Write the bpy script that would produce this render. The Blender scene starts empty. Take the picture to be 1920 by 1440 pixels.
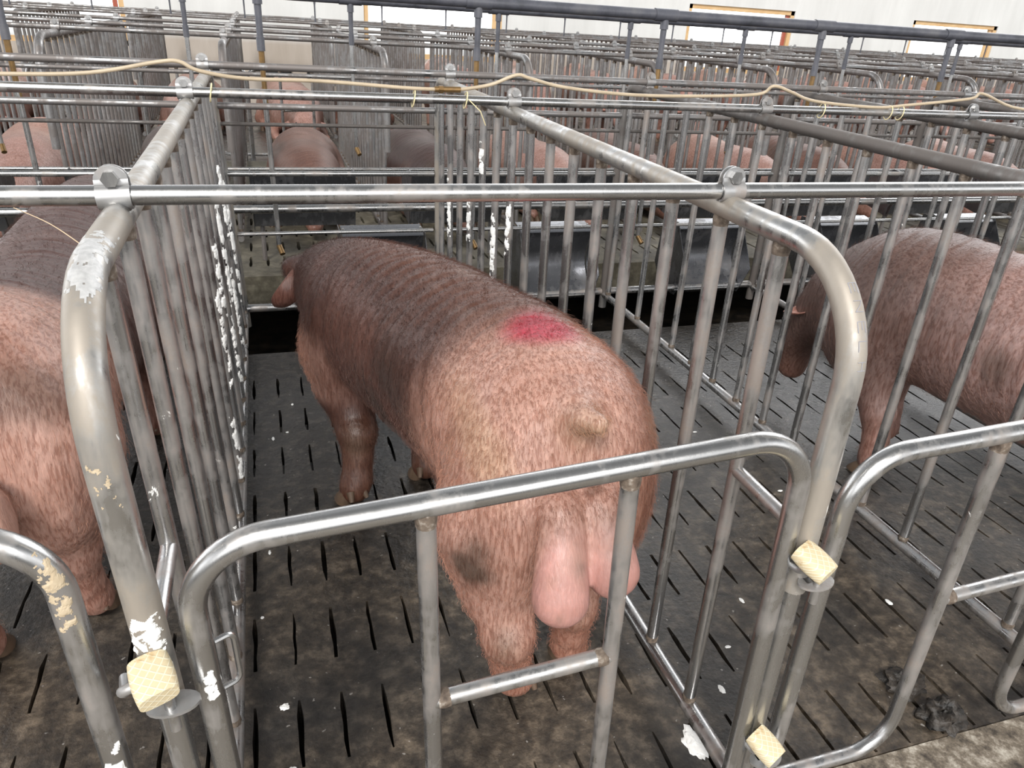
import bpy, math, random
import numpy as np
from mathutils import Vector, Matrix, noise as mnoise

SC = bpy.context.scene
COL = SC.collection
PI = math.pi
rnd = random.Random(7)

# ------------------------------------------------------------------ camera
ca, sa = math.cos(-0.3286), math.sin(-0.3286)
cb, sb = math.cos(1.1135), math.sin(1.1135)
cc, sc_ = math.cos(0.0644), math.sin(0.0644)
Rz = Matrix(((ca, -sa, 0), (sa, ca, 0), (0, 0, 1)))
Rx = Matrix(((1, 0, 0), (0, cb, -sb), (0, sb, cb)))
Rr = Matrix(((cc, -sc_, 0), (sc_, cc, 0), (0, 0, 1)))
cam_d = bpy.data.cameras.new('camera')
cam = bpy.data.objects.new('camera', cam_d)
COL.objects.link(cam)
cam.matrix_world = Matrix.Translation((0.1857, -1.062, 1.3116)) @ (Rz @ Rx @ Rr).to_4x4()
cam_d.sensor_width = 36
cam_d.lens = 1401.86 / 1920 * 36
cam_d.clip_start = 0.02
SC.camera = cam

# ------------------------------------------------------------------ world and lights
world = bpy.data.worlds.new('world')
SC.world = world
world.use_nodes = True
wn = world.node_tree
wn.nodes.clear()
w_out = wn.nodes.new('ShaderNodeOutputWorld')
w_bg = wn.nodes.new('ShaderNodeBackground')
w_tc = wn.nodes.new('ShaderNodeTexCoord')
w_sep = wn.nodes.new('ShaderNodeSeparateXYZ')
w_rz = wn.nodes.new('ShaderNodeValToRGB')
wn.links.new(w_tc.outputs['Generated'], w_sep.inputs[0])
w_mul = wn.nodes.new('ShaderNodeMath'); w_mul.operation = 'MULTIPLY_ADD'
w_mul.inputs[1].default_value = 0.5; w_mul.inputs[2].default_value = 0.5
wn.links.new(w_sep.outputs['Z'], w_mul.inputs[0])
wn.links.new(w_mul.outputs[0], w_rz.inputs[0])
el = w_rz.color_ramp.elements
el[0].position = 0.47; el[0].color = (0.10, 0.095, 0.09, 1)
el[1].position = 1.0; el[1].color = (0.16, 0.165, 0.17, 1)
e = el.new(0.515); e.color = (1.9, 1.9, 1.9, 1)
e = el.new(0.62); e.color = (1.5, 1.52, 1.56, 1)
e = el.new(0.74); e.color = (0.22, 0.225, 0.235, 1)
wn.links.new(w_rz.outputs[0], w_bg.inputs['Color'])
# added azimuth ripple in horizon light for steel reflections; far side set brightest
def wmath(op, a, b_=None):
    nd = wn.nodes.new('ShaderNodeMath'); nd.operation = op
    for k_, v_ in ((0, a), (1, b_)):
        if v_ is None: continue
        if isinstance(v_, (int, float)): nd.inputs[k_].default_value = v_
        else: wn.links.new(v_, nd.inputs[k_])
    return nd.outputs[0]
w_az = wmath('ARCTAN2', w_sep.outputs['X'], w_sep.outputs['Y'])
w_wave = wmath('MULTIPLY_ADD', wmath('SINE', wmath('MULTIPLY', w_az, 9.0)), 0.32)
w_wave.node.inputs[2].default_value = 0.95
w_far = wmath('MULTIPLY', wmath('SUBTRACT', w_sep.outputs['Y'], 0.15), 4.0)
w_far.node.use_clamp = True
w_fac = wmath('MAXIMUM', w_wave, w_far)
w_fac = wmath('MULTIPLY', w_fac, wmath('ADD', wmath('MULTIPLY', w_far, 0.9), 1.0))
w_mx = wn.nodes.new('ShaderNodeVectorMath'); w_mx.operation = 'SCALE'
wn.links.new(w_rz.outputs[0], w_mx.inputs[0]); wn.links.new(w_fac, w_mx.inputs['Scale'])
w_hi = wmath('MULTIPLY', wmath('MULTIPLY', wmath('SUBTRACT', w_sep.outputs['Z'], 0.26), 6.0), wmath('MULTIPLY', wmath('SUBTRACT', 0.72, w_sep.outputs['Z']), 4.0))  # added bright sky patch, high on the right far side, for floor glints
w_hx = wmath('MULTIPLY', wmath('SUBTRACT', w_sep.outputs['X'], 0.22), 5.0)
w_hx.node.use_clamp = True
w_hc = wmath('MULTIPLY', wmath('MAXIMUM', w_hi, 0.0), w_hx)
w_hd = wmath('MULTIPLY', wmath('MINIMUM', w_hc, 1.0), wmath('MULTIPLY', w_far, 3.0))
w_ad = wn.nodes.new('ShaderNodeVectorMath'); w_ad.operation = 'ADD'
wn.links.new(w_mx.outputs[0], w_ad.inputs[0]); wn.links.new(w_hd, w_ad.inputs[1])
wn.links.new(w_ad.outputs[0], w_bg.inputs['Color'])
w_bg.inputs['Strength'].default_value = 1.0
wn.links.new(w_bg.outputs[0], w_out.inputs[0])

def add_light(name, kind, loc, target, energy, size=1.0, size_y=None, color=(1, 1, 1), angle=None):
    l = bpy.data.lights.new(name, kind)
    o = bpy.data.objects.new(name, l)
    COL.objects.link(o)
    o.location = loc
    o.rotation_euler = (Vector(target) - Vector(loc)).to_track_quat('-Z', 'Y').to_euler()
    l.energy = energy
    l.color = color
    if kind == 'AREA':
        l.shape = 'RECTANGLE'; l.size = size; l.size_y = size_y or size
    if angle is not None:
        l.angle = angle
    return o

# daylight from the open side of the barn behind the photographer
add_light('daylight_sun', 'SUN', (-1.5, -3, 4), (0.3, 0.3, 0.3), 2.3, angle=math.radians(14), color=(1.0, 0.97, 0.93))
add_light('open_side_daylight', 'AREA', (0.0, -4.2, 3.0), (0.4, 0.4, 0.4), 130, size=5.0, size_y=1.6, color=(1.0, 0.98, 0.96))

SC.view_settings.view_transform = 'Standard'
SC.view_settings.look = 'None'
SC.view_settings.exposure = 0.45
SC.view_settings.gamma = 1
SC.view_settings.use_curve_mapping = False

# ------------------------------------------------------------------ material helpers
class NT:
    def __init__(self, name):
        self.m = bpy.data.materials.new(name)
        self.m.use_nodes = True
        self.t = self.m.node_tree
        self.b = self.t.nodes['Principled BSDF']
    def n(self, typ, **kw):
        nd = self.t.nodes.new(typ)
        for k, v in kw.items():
            setattr(nd, k, v)
        return nd
    def l(self, a, b):
        self.t.links.new(a, b)
    def pos(self):
        return self.n('ShaderNodeNewGeometry').outputs['Position']
    def obj(self):
        return self.n('ShaderNodeTexCoord').outputs['Object']
    def mapping(self, vec, scale=(1, 1, 1), loc=(0, 0, 0), rot=(0, 0, 0)):
        mp = self.n('ShaderNodeMapping')
        mp.inputs['Scale'].default_value = scale
        mp.inputs['Location'].default_value = loc
        mp.inputs['Rotation'].default_value = rot
        self.l(vec, mp.inputs[0])
        return mp.outputs[0]
    def noise(self, vec, scale=5, detail=4, rough=0.55, dist=0.0):
        nd = self.n('ShaderNodeTexNoise')
        nd.inputs['Scale'].default_value = scale
        nd.inputs['Detail'].default_value = detail
        nd.inputs['Roughness'].default_value = rough
        nd.inputs['Distortion'].default_value = dist
        self.l(vec, nd.inputs['Vector'])
        return nd.outputs['Fac']
    def ramp(self, fac, stops):
        r = self.n('ShaderNodeValToRGB')
        e = r.color_ramp.elements
        e[0].position, e[0].color = stops[0][0], self.c(stops[0][1])
        e[1].position, e[1].color = stops[-1][0], self.c(stops[-1][1])
        for p, c in stops[1:-1]:
            x = e.new(p); x.color = self.c(c)
        self.l(fac, r.inputs[0])
        return r.outputs[0]
    @staticmethod
    def c(v):
        if isinstance(v, (int, float)):
            return (v, v, v, 1)
        return (*v[:3], 1)
    def mix(self, fac, a, b, mode='MIX'):
        mx = self.n('ShaderNodeMix', data_type='RGBA', blend_type=mode)
        for sock, v in ((mx.inputs[0], fac), (mx.inputs[6], a), (mx.inputs[7], b)):
            if hasattr(v, 'is_linked') or hasattr(v, 'links'):
                self.l(v, sock)
            elif sock.type == 'RGBA':
                sock.default_value = self.c(v)
            else:
                sock.default_value = v
        return mx.outputs[2]
    def math(self, op, a, b=None):
        nd = self.n('ShaderNodeMath', operation=op)
        for sock, v in ((nd.inputs[0], a), (nd.inputs[1], b)):
            if v is None:
                continue
            if hasattr(v, 'links'):
                self.l(v, sock)
            else:
                sock.default_value = v
        return nd.outputs[0]
    def bump(self, h, strength=0.3, dist=0.01, prev=None):
        b = self.n('ShaderNodeBump')
        b.inputs['Strength'].default_value = strength
        b.inputs['Distance'].default_value = dist
        self.l(h, b.inputs['Height'])
        if prev is not None:
            self.l(prev, b.inputs['Normal'])
        return b.outputs[0]
    def set(self, **kw):
        names = dict(color='Base Color', rough='Roughness', metal='Metallic', normal='Normal',
                     spec='Specular IOR Level', sss='Subsurface Weight', coat='Coat Weight', emis='Emission Color')
        for k, v in kw.items():
            s = self.b.inputs[names[k]]
            if hasattr(v, 'links'):
                self.l(v, s)
            elif s.type == 'RGBA':
                s.default_value = self.c(v)
            else:
                s.default_value = v
        return self.m

def steel(name, grime=0.45, dark=(0.10, 0.068, 0.045), base=(0.56, 0.56, 0.555), metal=0.85, rough=0.3, foam=0.68):
    s = NT(name)
    p = s.pos()
    g1 = s.noise(p, 6, 6, 0.62)
    g2 = s.noise(s.mapping(p, (1, 1, 0.22)), 42, 5, 0.65)
    f = s.math('ADD', s.math('MULTIPLY', g1, 0.68), s.math('MULTIPLY', g2, 0.32))
    mask = s.ramp(f, [(0.60 - 0.35 * grime, 0.0), (0.70 - 0.28 * grime, 1.0)])
    tone = s.noise(s.mapping(p, (3, 3, 3)), 1.5, 3)
    bcol = s.mix(tone, base, tuple(c * 0.62 for c in base))
    dcol = s.mix(g2, dark, tuple(min(1, c * 2.1) for c in dark))
    mamt = s.math('MULTIPLY', mask, 0.35 + 0.5 * grime)
    col = s.mix(mamt, bcol, dcol)
    wn_ = s.noise(s.mapping(p, (1, 1, 0.55)), 21, 6, 0.7, 0.6)
    wm = s.ramp(wn_, [(foam, 0.0), (foam + 0.03, 1.0)])
    col = s.mix(wm, col, (0.72, 0.71, 0.68))
    met = s.math('MULTIPLY', s.math('SUBTRACT', 1.0, s.math('MAXIMUM', mamt, wm)), metal)
    ro = s.math('ADD', s.math('MULTIPLY', s.math('MAXIMUM', mamt, wm), 0.4), s.math('MULTIPLY_ADD' if False else 'ADD', s.math('MULTIPLY', g2, 0.16), rough - 0.08))
    nb = s.bump(g2, 0.12, 0.002)
    return s.set(color=col, metal=met, rough=ro, normal=nb)

M = {}
M['steel'] = steel('stainless_tube', 0.28, base=(0.52, 0.52, 0.515), metal=0.95, rough=0.27, foam=0.70)
M['steel_grimy'] = steel('grimy_tube', 0.38, dark=(0.11, 0.070, 0.042), base=(0.50, 0.50, 0.50), metal=0.95, rough=0.27, foam=0.68)
M['steel_far'] = steel('weathered_tube', 0.60, dark=(0.045, 0.028, 0.019), base=(0.44, 0.44, 0.44), metal=0.95, rough=0.3, foam=0.72)
M['rail'] = steel('dusty_tube', 0.60, dark=(0.15, 0.12, 0.085), base=(0.50, 0.50, 0.49), metal=0.95, rough=0.26, foam=0.68)
M['rail_dark'] = steel('blackened_tube', 0.66, dark=(0.045, 0.034, 0.028), base=(0.28, 0.27, 0.26), rough=0.4, foam=0.74)
M['sheet'] = steel('folded_sheet_steel', 0.25, dark=(0.05, 0.045, 0.04), base=(0.20, 0.205, 0.22), rough=0.26, foam=0.80)
M['plate'] = steel('galvanised_plate', 0.35, base=(0.46, 0.46, 0.46), metal=0.8, rough=0.42)
s = NT('weld_crust'); g = s.noise(s.pos(), 90, 5)
M['weld'] = s.set(color=s.ramp(g, [(0.3, (0.05, 0.035, 0.025)), (0.55, (0.13, 0.10, 0.075)), (0.75, (0.34, 0.31, 0.27))]), rough=0.8, normal=s.bump(g, 0.6, 0.004))
s = NT('brass'); M['brass'] = s.set(color=s.mix(s.noise(s.pos(), 60, 4), (0.30, 0.18, 0.06), (0.12, 0.08, 0.05)), metal=0.7, rough=0.45)
s = NT('pvc'); g = s.noise(s.pos(), 9, 6, 0.7)
M['pvc'] = s.set(color=s.ramp(g, [(0.3, (0.045, 0.047, 0.055)), (0.5, (0.08, 0.083, 0.10)), (0.68, (0.115, 0.115, 0.125))]), rough=0.42)
s = NT('hose_plastic'); M['hose'] = s.set(color=s.mix(s.noise(s.pos(), 14, 4), (0.55, 0.46, 0.33), (0.30, 0.23, 0.15)), rough=0.45)
s = NT('cable_tie_plastic'); M['tie'] = s.set(color=(0.72, 0.62, 0.36), rough=0.5)
s = NT('cream_rubber'); p = s.obj()
ck = s.n('ShaderNodeTexWave', wave_type='BANDS', bands_direction='DIAGONAL'); ck.inputs['Scale'].default_value = 52
s.l(p, ck.inputs['Vector'])
ck2 = s.n('ShaderNodeTexWave', wave_type='BANDS', bands_direction='DIAGONAL'); ck2.inputs['Scale'].default_value = 52
s.l(s.mapping(p, (-1, 1, 1)), ck2.inputs['Vector'])
h = s.math('MAXIMUM', ck.outputs['Fac'], ck2.outputs['Fac'])
hc = s.ramp(h, [(0.86, 0.0), (0.98, 1.0)])
st = s.ramp(s.noise(p, 40, 4), [(0.6, 0.0), (0.72, 1.0)])
cc_ = s.mix(hc, (0.56, 0.47, 0.30), (0.66, 0.60, 0.44))
M['rubber'] = s.set(color=s.mix(st, cc_, (0.42, 0.28, 0.13)), rough=0.55, normal=s.bump(hc, 0.35, 0.0015), sss=0.0)

s = NT('slatted_concrete')
p = s.pos()
n1 = s.noise(p, 2.2, 6, 0.6); n2 = s.noise(p, 24, 8, 0.7); n3 = s.noise(s.mapping(p, (1, 1, 1), (4, 2, 0)), 0.9, 3)
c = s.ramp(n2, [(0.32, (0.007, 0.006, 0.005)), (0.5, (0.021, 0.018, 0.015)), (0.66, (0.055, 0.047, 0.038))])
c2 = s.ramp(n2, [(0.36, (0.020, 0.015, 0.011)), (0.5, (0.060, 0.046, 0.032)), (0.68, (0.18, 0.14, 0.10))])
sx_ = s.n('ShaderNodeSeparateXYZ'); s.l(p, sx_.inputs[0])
front_lit_dry = s.ramp(s.math('ADD', s.math('MULTIPLY', sx_.outputs['Y'], 0.5), s.math('MULTIPLY', n1, 0.35)), [(0.38, 1.0), (0.66, 0.0)])  # lit front painted paler and drier; shaded rear painted darker and wetter
c = s.mix(s.math('MULTIPLY', s.ramp(n1, [(0.40, 0.0), (0.60, 0.9)]), front_lit_dry), c, c2)
dung_ = s.ramp(s.noise(s.mapping(p, (1, 0.6, 1), (3, 1, 0)), 7, 7, 0.75), [(0.56, 0.0), (0.64, 0.8)])
c = s.mix(dung_, c, (0.014, 0.011, 0.009))
sp = s.ramp(s.noise(p, 62, 3, 0.5), [(0.70, 0.0), (0.73, 1.0)])
c = s.mix(s.math('MULTIPLY', sp, 0.5), c, (0.42, 0.40, 0.37))
wet = s.math('ADD', s.math('MULTIPLY', front_lit_dry, 0.30), s.ramp(n3, [(0.42, 0.05), (0.60, 0.34)]))
nb = s.bump(n2, 0.55, 0.006, s.bump(s.noise(p, 75, 4), 0.6, 0.005))
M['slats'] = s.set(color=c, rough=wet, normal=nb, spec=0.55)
s = NT('wet_slatted_concrete')
p = s.pos(); n2 = s.noise(p, 30, 6, 0.65); n3 = s.noise(p, 6, 3)
M['slats_wet'] = s.set(color=s.ramp(n2, [(0.3, (0.02, 0.02, 0.02)), (0.7, (0.10, 0.095, 0.085))]), rough=s.ramp(n3, [(0.4, 0.10), (0.62, 0.35)]), normal=s.bump(n2, 0.5, 0.008), spec=0.8)
s = NT('pale_concrete'); p = s.pos(); n2 = s.noise(s.mapping(p, (1, 1, 1), (0, 0, 0), (0, 0, 0.6)), 22, 9, 0.75)
M['pale'] = s.set(color=s.ramp(n2, [(0.36, (0.035, 0.028, 0.022)), (0.50, (0.17, 0.14, 0.105)), (0.66, (0.50, 0.46, 0.39))]), rough=0.65, normal=s.bump(n2, 0.5, 0.008))
s = NT('kerb_concrete'); p = s.pos(); n2 = s.noise(p, 9, 8, 0.7)
M['kerb'] = s.set(color=s.ramp(n2, [(0.3, (0.035, 0.03, 0.02)), (0.5, (0.10, 0.088, 0.062)), (0.7, (0.21, 0.19, 0.14))]), rough=0.6, normal=s.bump(n2, 0.6, 0.01))
s = NT('pit_dark'); M['pit'] = s.set(color=s.ramp(s.noise(s.pos(), 20, 6), [(0.4, (0.006, 0.005, 0.004)), (0.7, (0.035, 0.026, 0.018))]), rough=0.5)
s = NT('wall_panel'); p = s.pos()
n1 = s.noise(s.mapping(p, (1.3, 1, 0.25)), 2.0, 6, 0.6)
sepz = s.n('ShaderNodeSeparateXYZ'); s.l(p, sepz.inputs[0])
up = s.ramp(n1, [(0.3, (0.62, 0.62, 0.60)), (0.7, (0.76, 0.76, 0.74))])
lo = s.ramp(n1, [(0.3, (0.42, 0.36, 0.30)), (0.7, (0.58, 0.52, 0.46))])
M['wall'] = s.set(color=s.mix(s.ramp(s.math('MULTIPLY', sepz.outputs['Z'], 0.5), [(0.40, 0.0), (0.45, 1.0)]), lo, up), rough=0.8)
s = NT('window_frame_wood'); M['wood'] = s.set(color=s.mix(s.noise(s.pos(), 6, 5), (0.78, 0.58, 0.32), (0.55, 0.30, 0.12)), rough=0.6)
s = NT('red_frame'); M['redwood'] = s.set(color=(0.38, 0.09, 0.05), rough=0.5)
s = NT('window_glass'); s.b.inputs['Transmission Weight'].default_value = 1.0; s.b.inputs['IOR'].default_value = 1.02
M['glass'] = s.set(color=(0.97, 0.99, 0.98), rough=0.0)
s = NT('vent_dark'); M['vent'] = s.set(color=0.01, rough=0.8)
s = NT('foam'); M['foam'] = s.set(color=(0.80, 0.80, 0.78), rough=0.45, normal=s.bump(s.noise(s.pos(), 150, 3), 0.5, 0.003))
s = NT('dung'); g = s.noise(s.pos(), 45, 6); M['dung'] = s.set(color=s.ramp(g, [(0.35, (0.008, 0.007, 0.006)), (0.7, (0.045, 0.036, 0.028))]), rough=0.55, normal=s.bump(g, 0.8, 0.01))
s = NT('dry_smear'); M['smear'] = s.set(color=s.mix(s.noise(s.pos(), 140, 5), (0.62, 0.62, 0.61), (0.25, 0.25, 0.25)), rough=0.55, metal=0.25)
s = NT('dry_crust'); M['crust'] = s.set(color=s.mix(s.noise(s.pos(), 160, 3), (0.55, 0.47, 0.34), (0.30, 0.22, 0.13)), rough=0.8)
s = NT('stamp_ink'); M['stamp'] = s.set(color=(0.26, 0.26, 0.29), rough=0.6)
s = NT('thread'); M['thread'] = s.set(color=(0.55, 0.42, 0.28), rough=0.8)

def skin(name, wr=1.0):
    s = NT(name)
    at = s.n('ShaderNodeAttribute', attribute_name='Col')
    o = s.obj()
    hairy = s.noise(s.mapping(o, (1.0, 0.35, 0.45)), 150, 4, 0.6)
    mott = s.noise(o, 14, 6, 0.65)
    c = s.mix(s.ramp(mott, [(0.40, 0.0), (0.70, 0.55)]), at.outputs['Color'], s.mix(1.0, at.outputs['Color'], (0.62, 0.52, 0.46), 'MULTIPLY'))
    c = s.mix(s.math('MULTIPLY', s.ramp(hairy, [(0.45, 0.0), (0.65, 1.0)]), 0.30), c, s.mix(1.0, c, (1.35, 1.25, 1.2), 'MULTIPLY'))
    st1 = s.noise(s.mapping(o, (1.0, 0.55, 0.13)), 190, 3, 0.6, 0.4)
    lines = s.math('MULTIPLY', s.ramp(st1, [(0.40, 1.0), (0.52, 0.0)]), at.outputs['Alpha'])
    c = s.mix(s.math('MULTIPLY', lines, 0.62), c, s.mix(1.0, c, (0.50, 0.34, 0.28), 'MULTIPLY'))
    c = s.mix(s.math('MULTIPLY', s.math('MULTIPLY', s.ramp(st1, [(0.56, 0.0), (0.66, 1.0)]), at.outputs['Alpha']), 0.35), c, s.mix(1.0, c, (1.35, 1.40, 1.42), 'MULTIPLY'))
    wv = s.n('ShaderNodeTexWave', wave_type='BANDS', bands_direction='Y')
    wv.inputs['Scale'].default_value = 8; wv.inputs['Distortion'].default_value = 12
    wv.inputs['Detail'].default_value = 3; wv.inputs['Detail Scale'].default_value = 1.5
    s.l(s.mapping(o, (0.35, 1, 0.35), (0, 0, 0), (0.25, 0, 0)), wv.inputs['Vector'])
    nb = s.bump(st1, 0.5, 0.003, s.bump(wv.outputs['Fac'], 0.15 * wr, 0.008))
    s.b.inputs['Subsurface Radius'].default_value = (0.012, 0.005, 0.003)
    s.b.inputs['Subsurface Scale'].default_value = 0.5
    return s.set(color=c, rough=0.42, normal=nb, sss=0.10, spec=0.5)
M['skin'] = skin('pig_skin')
M['skin_soft'] = skin('pig_skin_smooth', 0.15)
s = NT('hoof'); M['hoof'] = s.set(color=s.mix(s.noise(s.pos(), 40, 4), (0.05, 0.032, 0.022), (0.15, 0.095, 0.058)), rough=0.55)
s = NT('pig_bristle')
at = s.n('ShaderNodeAttribute', attribute_name='hcol')
M['hair'] = s.set(color=at.outputs['Color'], rough=0.42, spec=0.5)
s = NT('pig_eye'); M['eye'] = s.set(color=(0.01, 0.008, 0.007), rough=0.1)

# ------------------------------------------------------------------ object helpers
def tag(o, label=None, cat=None, group=None, kind=None):
    if label: o['label'] = label
    if cat: o['category'] = cat
    if group: o['group'] = group
    if kind: o['kind'] = kind
    return o

def empty(name, loc=(0, 0, 0), rot=(0, 0, 0)):
    o = bpy.data.objects.new(name, None)
    o.empty_display_size = 0.05
    COL.objects.link(o)
    o.location = loc; o.rotation_euler = rot
    return o

def copy_tree(o, parent=None):
    c = o.copy()
    COL.objects.link(c)
    c.parent = parent
    for ch in list(o.children):
        copy_tree(ch, c)
    return c

class MB:
    """collects shapes into one mesh"""
    def __init__(self):
        self.v = []; self.f = []; self.mi = []; self.cur = 0
    def add(self, vs, fs):
        o = len(self.v)
        self.v += [tuple(x) for x in vs]
        self.f += [tuple(i + o for i in f) for f in fs]
        self.mi += [self.cur] * len(fs)
        return self
    def box(self, c, s, R=None):
        vs = []
        for dx in (-.5, .5):
            for dy in (-.5, .5):
                for dz in (-.5, .5):
                    v = Vector((dx * s[0], dy * s[1], dz * s[2]))
                    if R: v = R @ v
                    vs.append(v + Vector(c))
        return self.add(vs, [(0, 1, 3, 2), (4, 6, 7, 5), (0, 4, 5, 1), (2, 3, 7, 6), (0, 2, 6, 4), (1, 5, 7, 3)])
    def tube(self, pts, r, n=16, cap=True):
        pts = [Vector(p) for p in pts]
        rs = r if isinstance(r, (list, tuple)) else [r] * len(pts)
        t0 = (pts[1] - pts[0]).normalized()
        up = Vector((0, 0, 1)) if abs(t0.z) < 0.9 else Vector((0, 1, 0))
        u = t0.cross(up).normalized()
        vs = []
        for i, p in enumerate(pts):
            if i == 0: t = pts[1] - pts[0]
            elif i == len(pts) - 1: t = pts[-1] - pts[-2]
            else: t = (pts[i + 1] - p).normalized() + (p - pts[i - 1]).normalized()
            t.normalize()
            u = (u - t * u.dot(t)).normalized()
            w = t.cross(u)
            for k in range(n):
                a = 2 * PI * k / n
                vs.append(p + (u * math.cos(a) + w * math.sin(a)) * rs[i])
        fs = []
        for i in range(len(pts) - 1):
            for k in range(n):
                a = i * n + k; b = i * n + (k + 1) % n
                fs.append((a, b, b + n, a + n))
        if cap:
            fs.append(tuple(reversed(range(n))))
            fs.append(tuple(range((len(pts) - 1) * n, len(pts) * n)))
        return self.add(vs, fs)
    def ribbon(self, prof, x0, x1, th):
        """profile in (y,z) given thickness, extruded along x"""
        P = [Vector((0, a, b)) for a, b in prof]
        L = []; Rr_ = []
        for i, p in enumerate(P):
            a = P[max(0, i - 1)]; b = P[min(len(P) - 1, i + 1)]
            t = (b - a).normalized(); nn = Vector((0, -t.z, t.y))
            L.append(p + nn * th / 2); Rr_.append(p - nn * th / 2)
        ring = L + Rr_[::-1]
        m = len(ring)
        vs = [(x0, q.y, q.z) for q in ring] + [(x1, q.y, q.z) for q in ring]
        fs = [(i, (i + 1) % m, (i + 1) % m + m, i + m) for i in range(m)]
        k = len(P)
        for i in range(k - 1):
            fs.append((i + 1, i, m - 1 - i, m - 2 - i))
            fs.append((m + i, m + i + 1, 2 * m - 2 - i, 2 * m - 1 - i))
        return self.add(vs, fs)
    def prism(self, poly, axis, a, b):
        """poly is a list of 2-D points extruded along axis from a to b"""
        def mk(p, t):
            if axis == 'x': return (t, p[0], p[1])
            if axis == 'y': return (p[0], t, p[1])
            return (p[0], p[1], t)
        n = len(poly)
        vs = [mk(p, a) for p in poly] + [mk(p, b) for p in poly]
        fs = [tuple(range(n))[::-1], tuple(range(n, 2 * n))] + [(i, (i + 1) % n, (i + 1) % n + n, i + n) for i in range(n)]
        return self.add(vs, fs)
    def build(self, name, mats, parent=None, smooth=True, angle=40):
        me = bpy.data.meshes.new(name)
        me.from_pydata(self.v, [], self.f)
        if not isinstance(mats, (list, tuple)): mats = [mats]
        for m in mats: me.materials.append(m)
        if len(mats) > 1:
            me.polygons.foreach_set('material_index', self.mi)
        me.update()
        if smooth:
            me.polygons.foreach_set('use_smooth', [True] * len(me.polygons))
            try:
                me.set_sharp_from_angle(angle=math.radians(angle))
            except Exception:
                pass
        o = bpy.data.objects.new(name, me)
        COL.objects.link(o)
        o.parent = parent
        return o

def fillet(pts, rad, n=10):
    pts = [Vector(p) for p in pts]
    rr = rad if isinstance(rad, (list, tuple)) else [rad] * len(pts)
    out = [pts[0]]
    for i in range(1, len(pts) - 1):
        p = pts[i]; a = (pts[i - 1] - p).normalized(); b = (pts[i + 1] - p).normalized()
        ang = a.angle(b); r = rr[i]
        if r <= 0 or ang > PI - 0.01:
            out.append(p); continue
        d = r / math.tan(ang / 2)
        c = p + (a + b).normalized() * (r / math.sin(ang / 2))
        v0 = p + a * d - c; v1 = p + b * d - c
        tot = v0.angle(v1); ax = v0.cross(v1).normalized()
        for k in range(n + 1):
            out.append(c + Matrix.Rotation(tot * k / n, 3, ax) @ v0)
    out.append(pts[-1])
    return out

# ------------------------------------------------------------------ dimensions of the stalls
H = 1.052          # centre of the top rail
ZB = 0.07          # centre of the bottom rail
YF, YE = -0.344, 2.235
V1, VS, NV = -0.155, 0.1668, 15
RT, RB, RV = 0.0195, 0.0165, 0.0125
BR = 0.0128
BZ = H + RT + BR - 0.007
PX = {-1: -0.885, 0: 0.0, 1: 0.9, 2: 1.769, 3: 2.644, 4: 3.49, 5: 4.36, 6: 5.23}
BARS_Y = (0.0, 1.181, 2.022)

def bracket(parent, y, z=BZ, mat=None, w=0.040):
    """two plates that clip the cross bar to the rail, bolted above the bar"""
    b = MB()
    r = BR + 0.0025
    for sgn in (-1, 1):
        prof = []
        N = 8
        for i in range(N + 1):
            a = math.radians(-80 + 145 * i / N)
            prof.append((sgn * r * math.cos(a), r * math.sin(a)))
        x0, y0 = prof[-1]
        prof += [(sgn * 0.0065, 0.017), (sgn * 0.0050, 0.022)]
        prof = [(y + p[0], z + p[1]) for p in prof]
        b.ribbon(prof, -w / 2, w / 2, 0.003)
        # rounded head of the plate
        poly = [(w / 2 * math.cos(t), 0.021 + 0.018 * math.sin(t)) for t in [PI * k / 10 for k in range(11)]]
        yy = y + sgn * 0.0050
        b.prism([(q[0], z + q[1]) for q in poly], 'y', yy - 0.0015, yy + 0.0015)
    b.box((0, y, z - r - 0.004), (w * 0.8, 0.014, 0.010))
    o = b.build('bar_clamp', mat or M['plate'], parent, angle=50)
    h = MB()
    hexa = [(0.0105 * math.cos(PI / 3 * k), z + 0.0235 + 0.0105 * math.sin(PI / 3 * k)) for k in range(6)]
    h.prism(hexa, 'y', y - 0.015, y - 0.0065)
    h.tube([(0, y - 0.0065, z + 0.0235), (0, y + 0.016, z + 0.0235)], 0.005, 10)
    hexb = [(0.009 * math.cos(PI / 3 * k + .3), z + 0.0235 + 0.009 * math.sin(PI / 3 * k + .3)) for k in range(6)]
    h.prism(hexb, 'y', y + 0.0065, y + 0.013)
    h.build('bolt', M['steel'], o, angle=20)
    return o

def weld_ring(b, p0, p1, r):
    b.tube([p0, (Vector(p0) + Vector(p1)) / 2, p1], [r * 1.03, r * 1.13, r * 1.05], 12)

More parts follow.
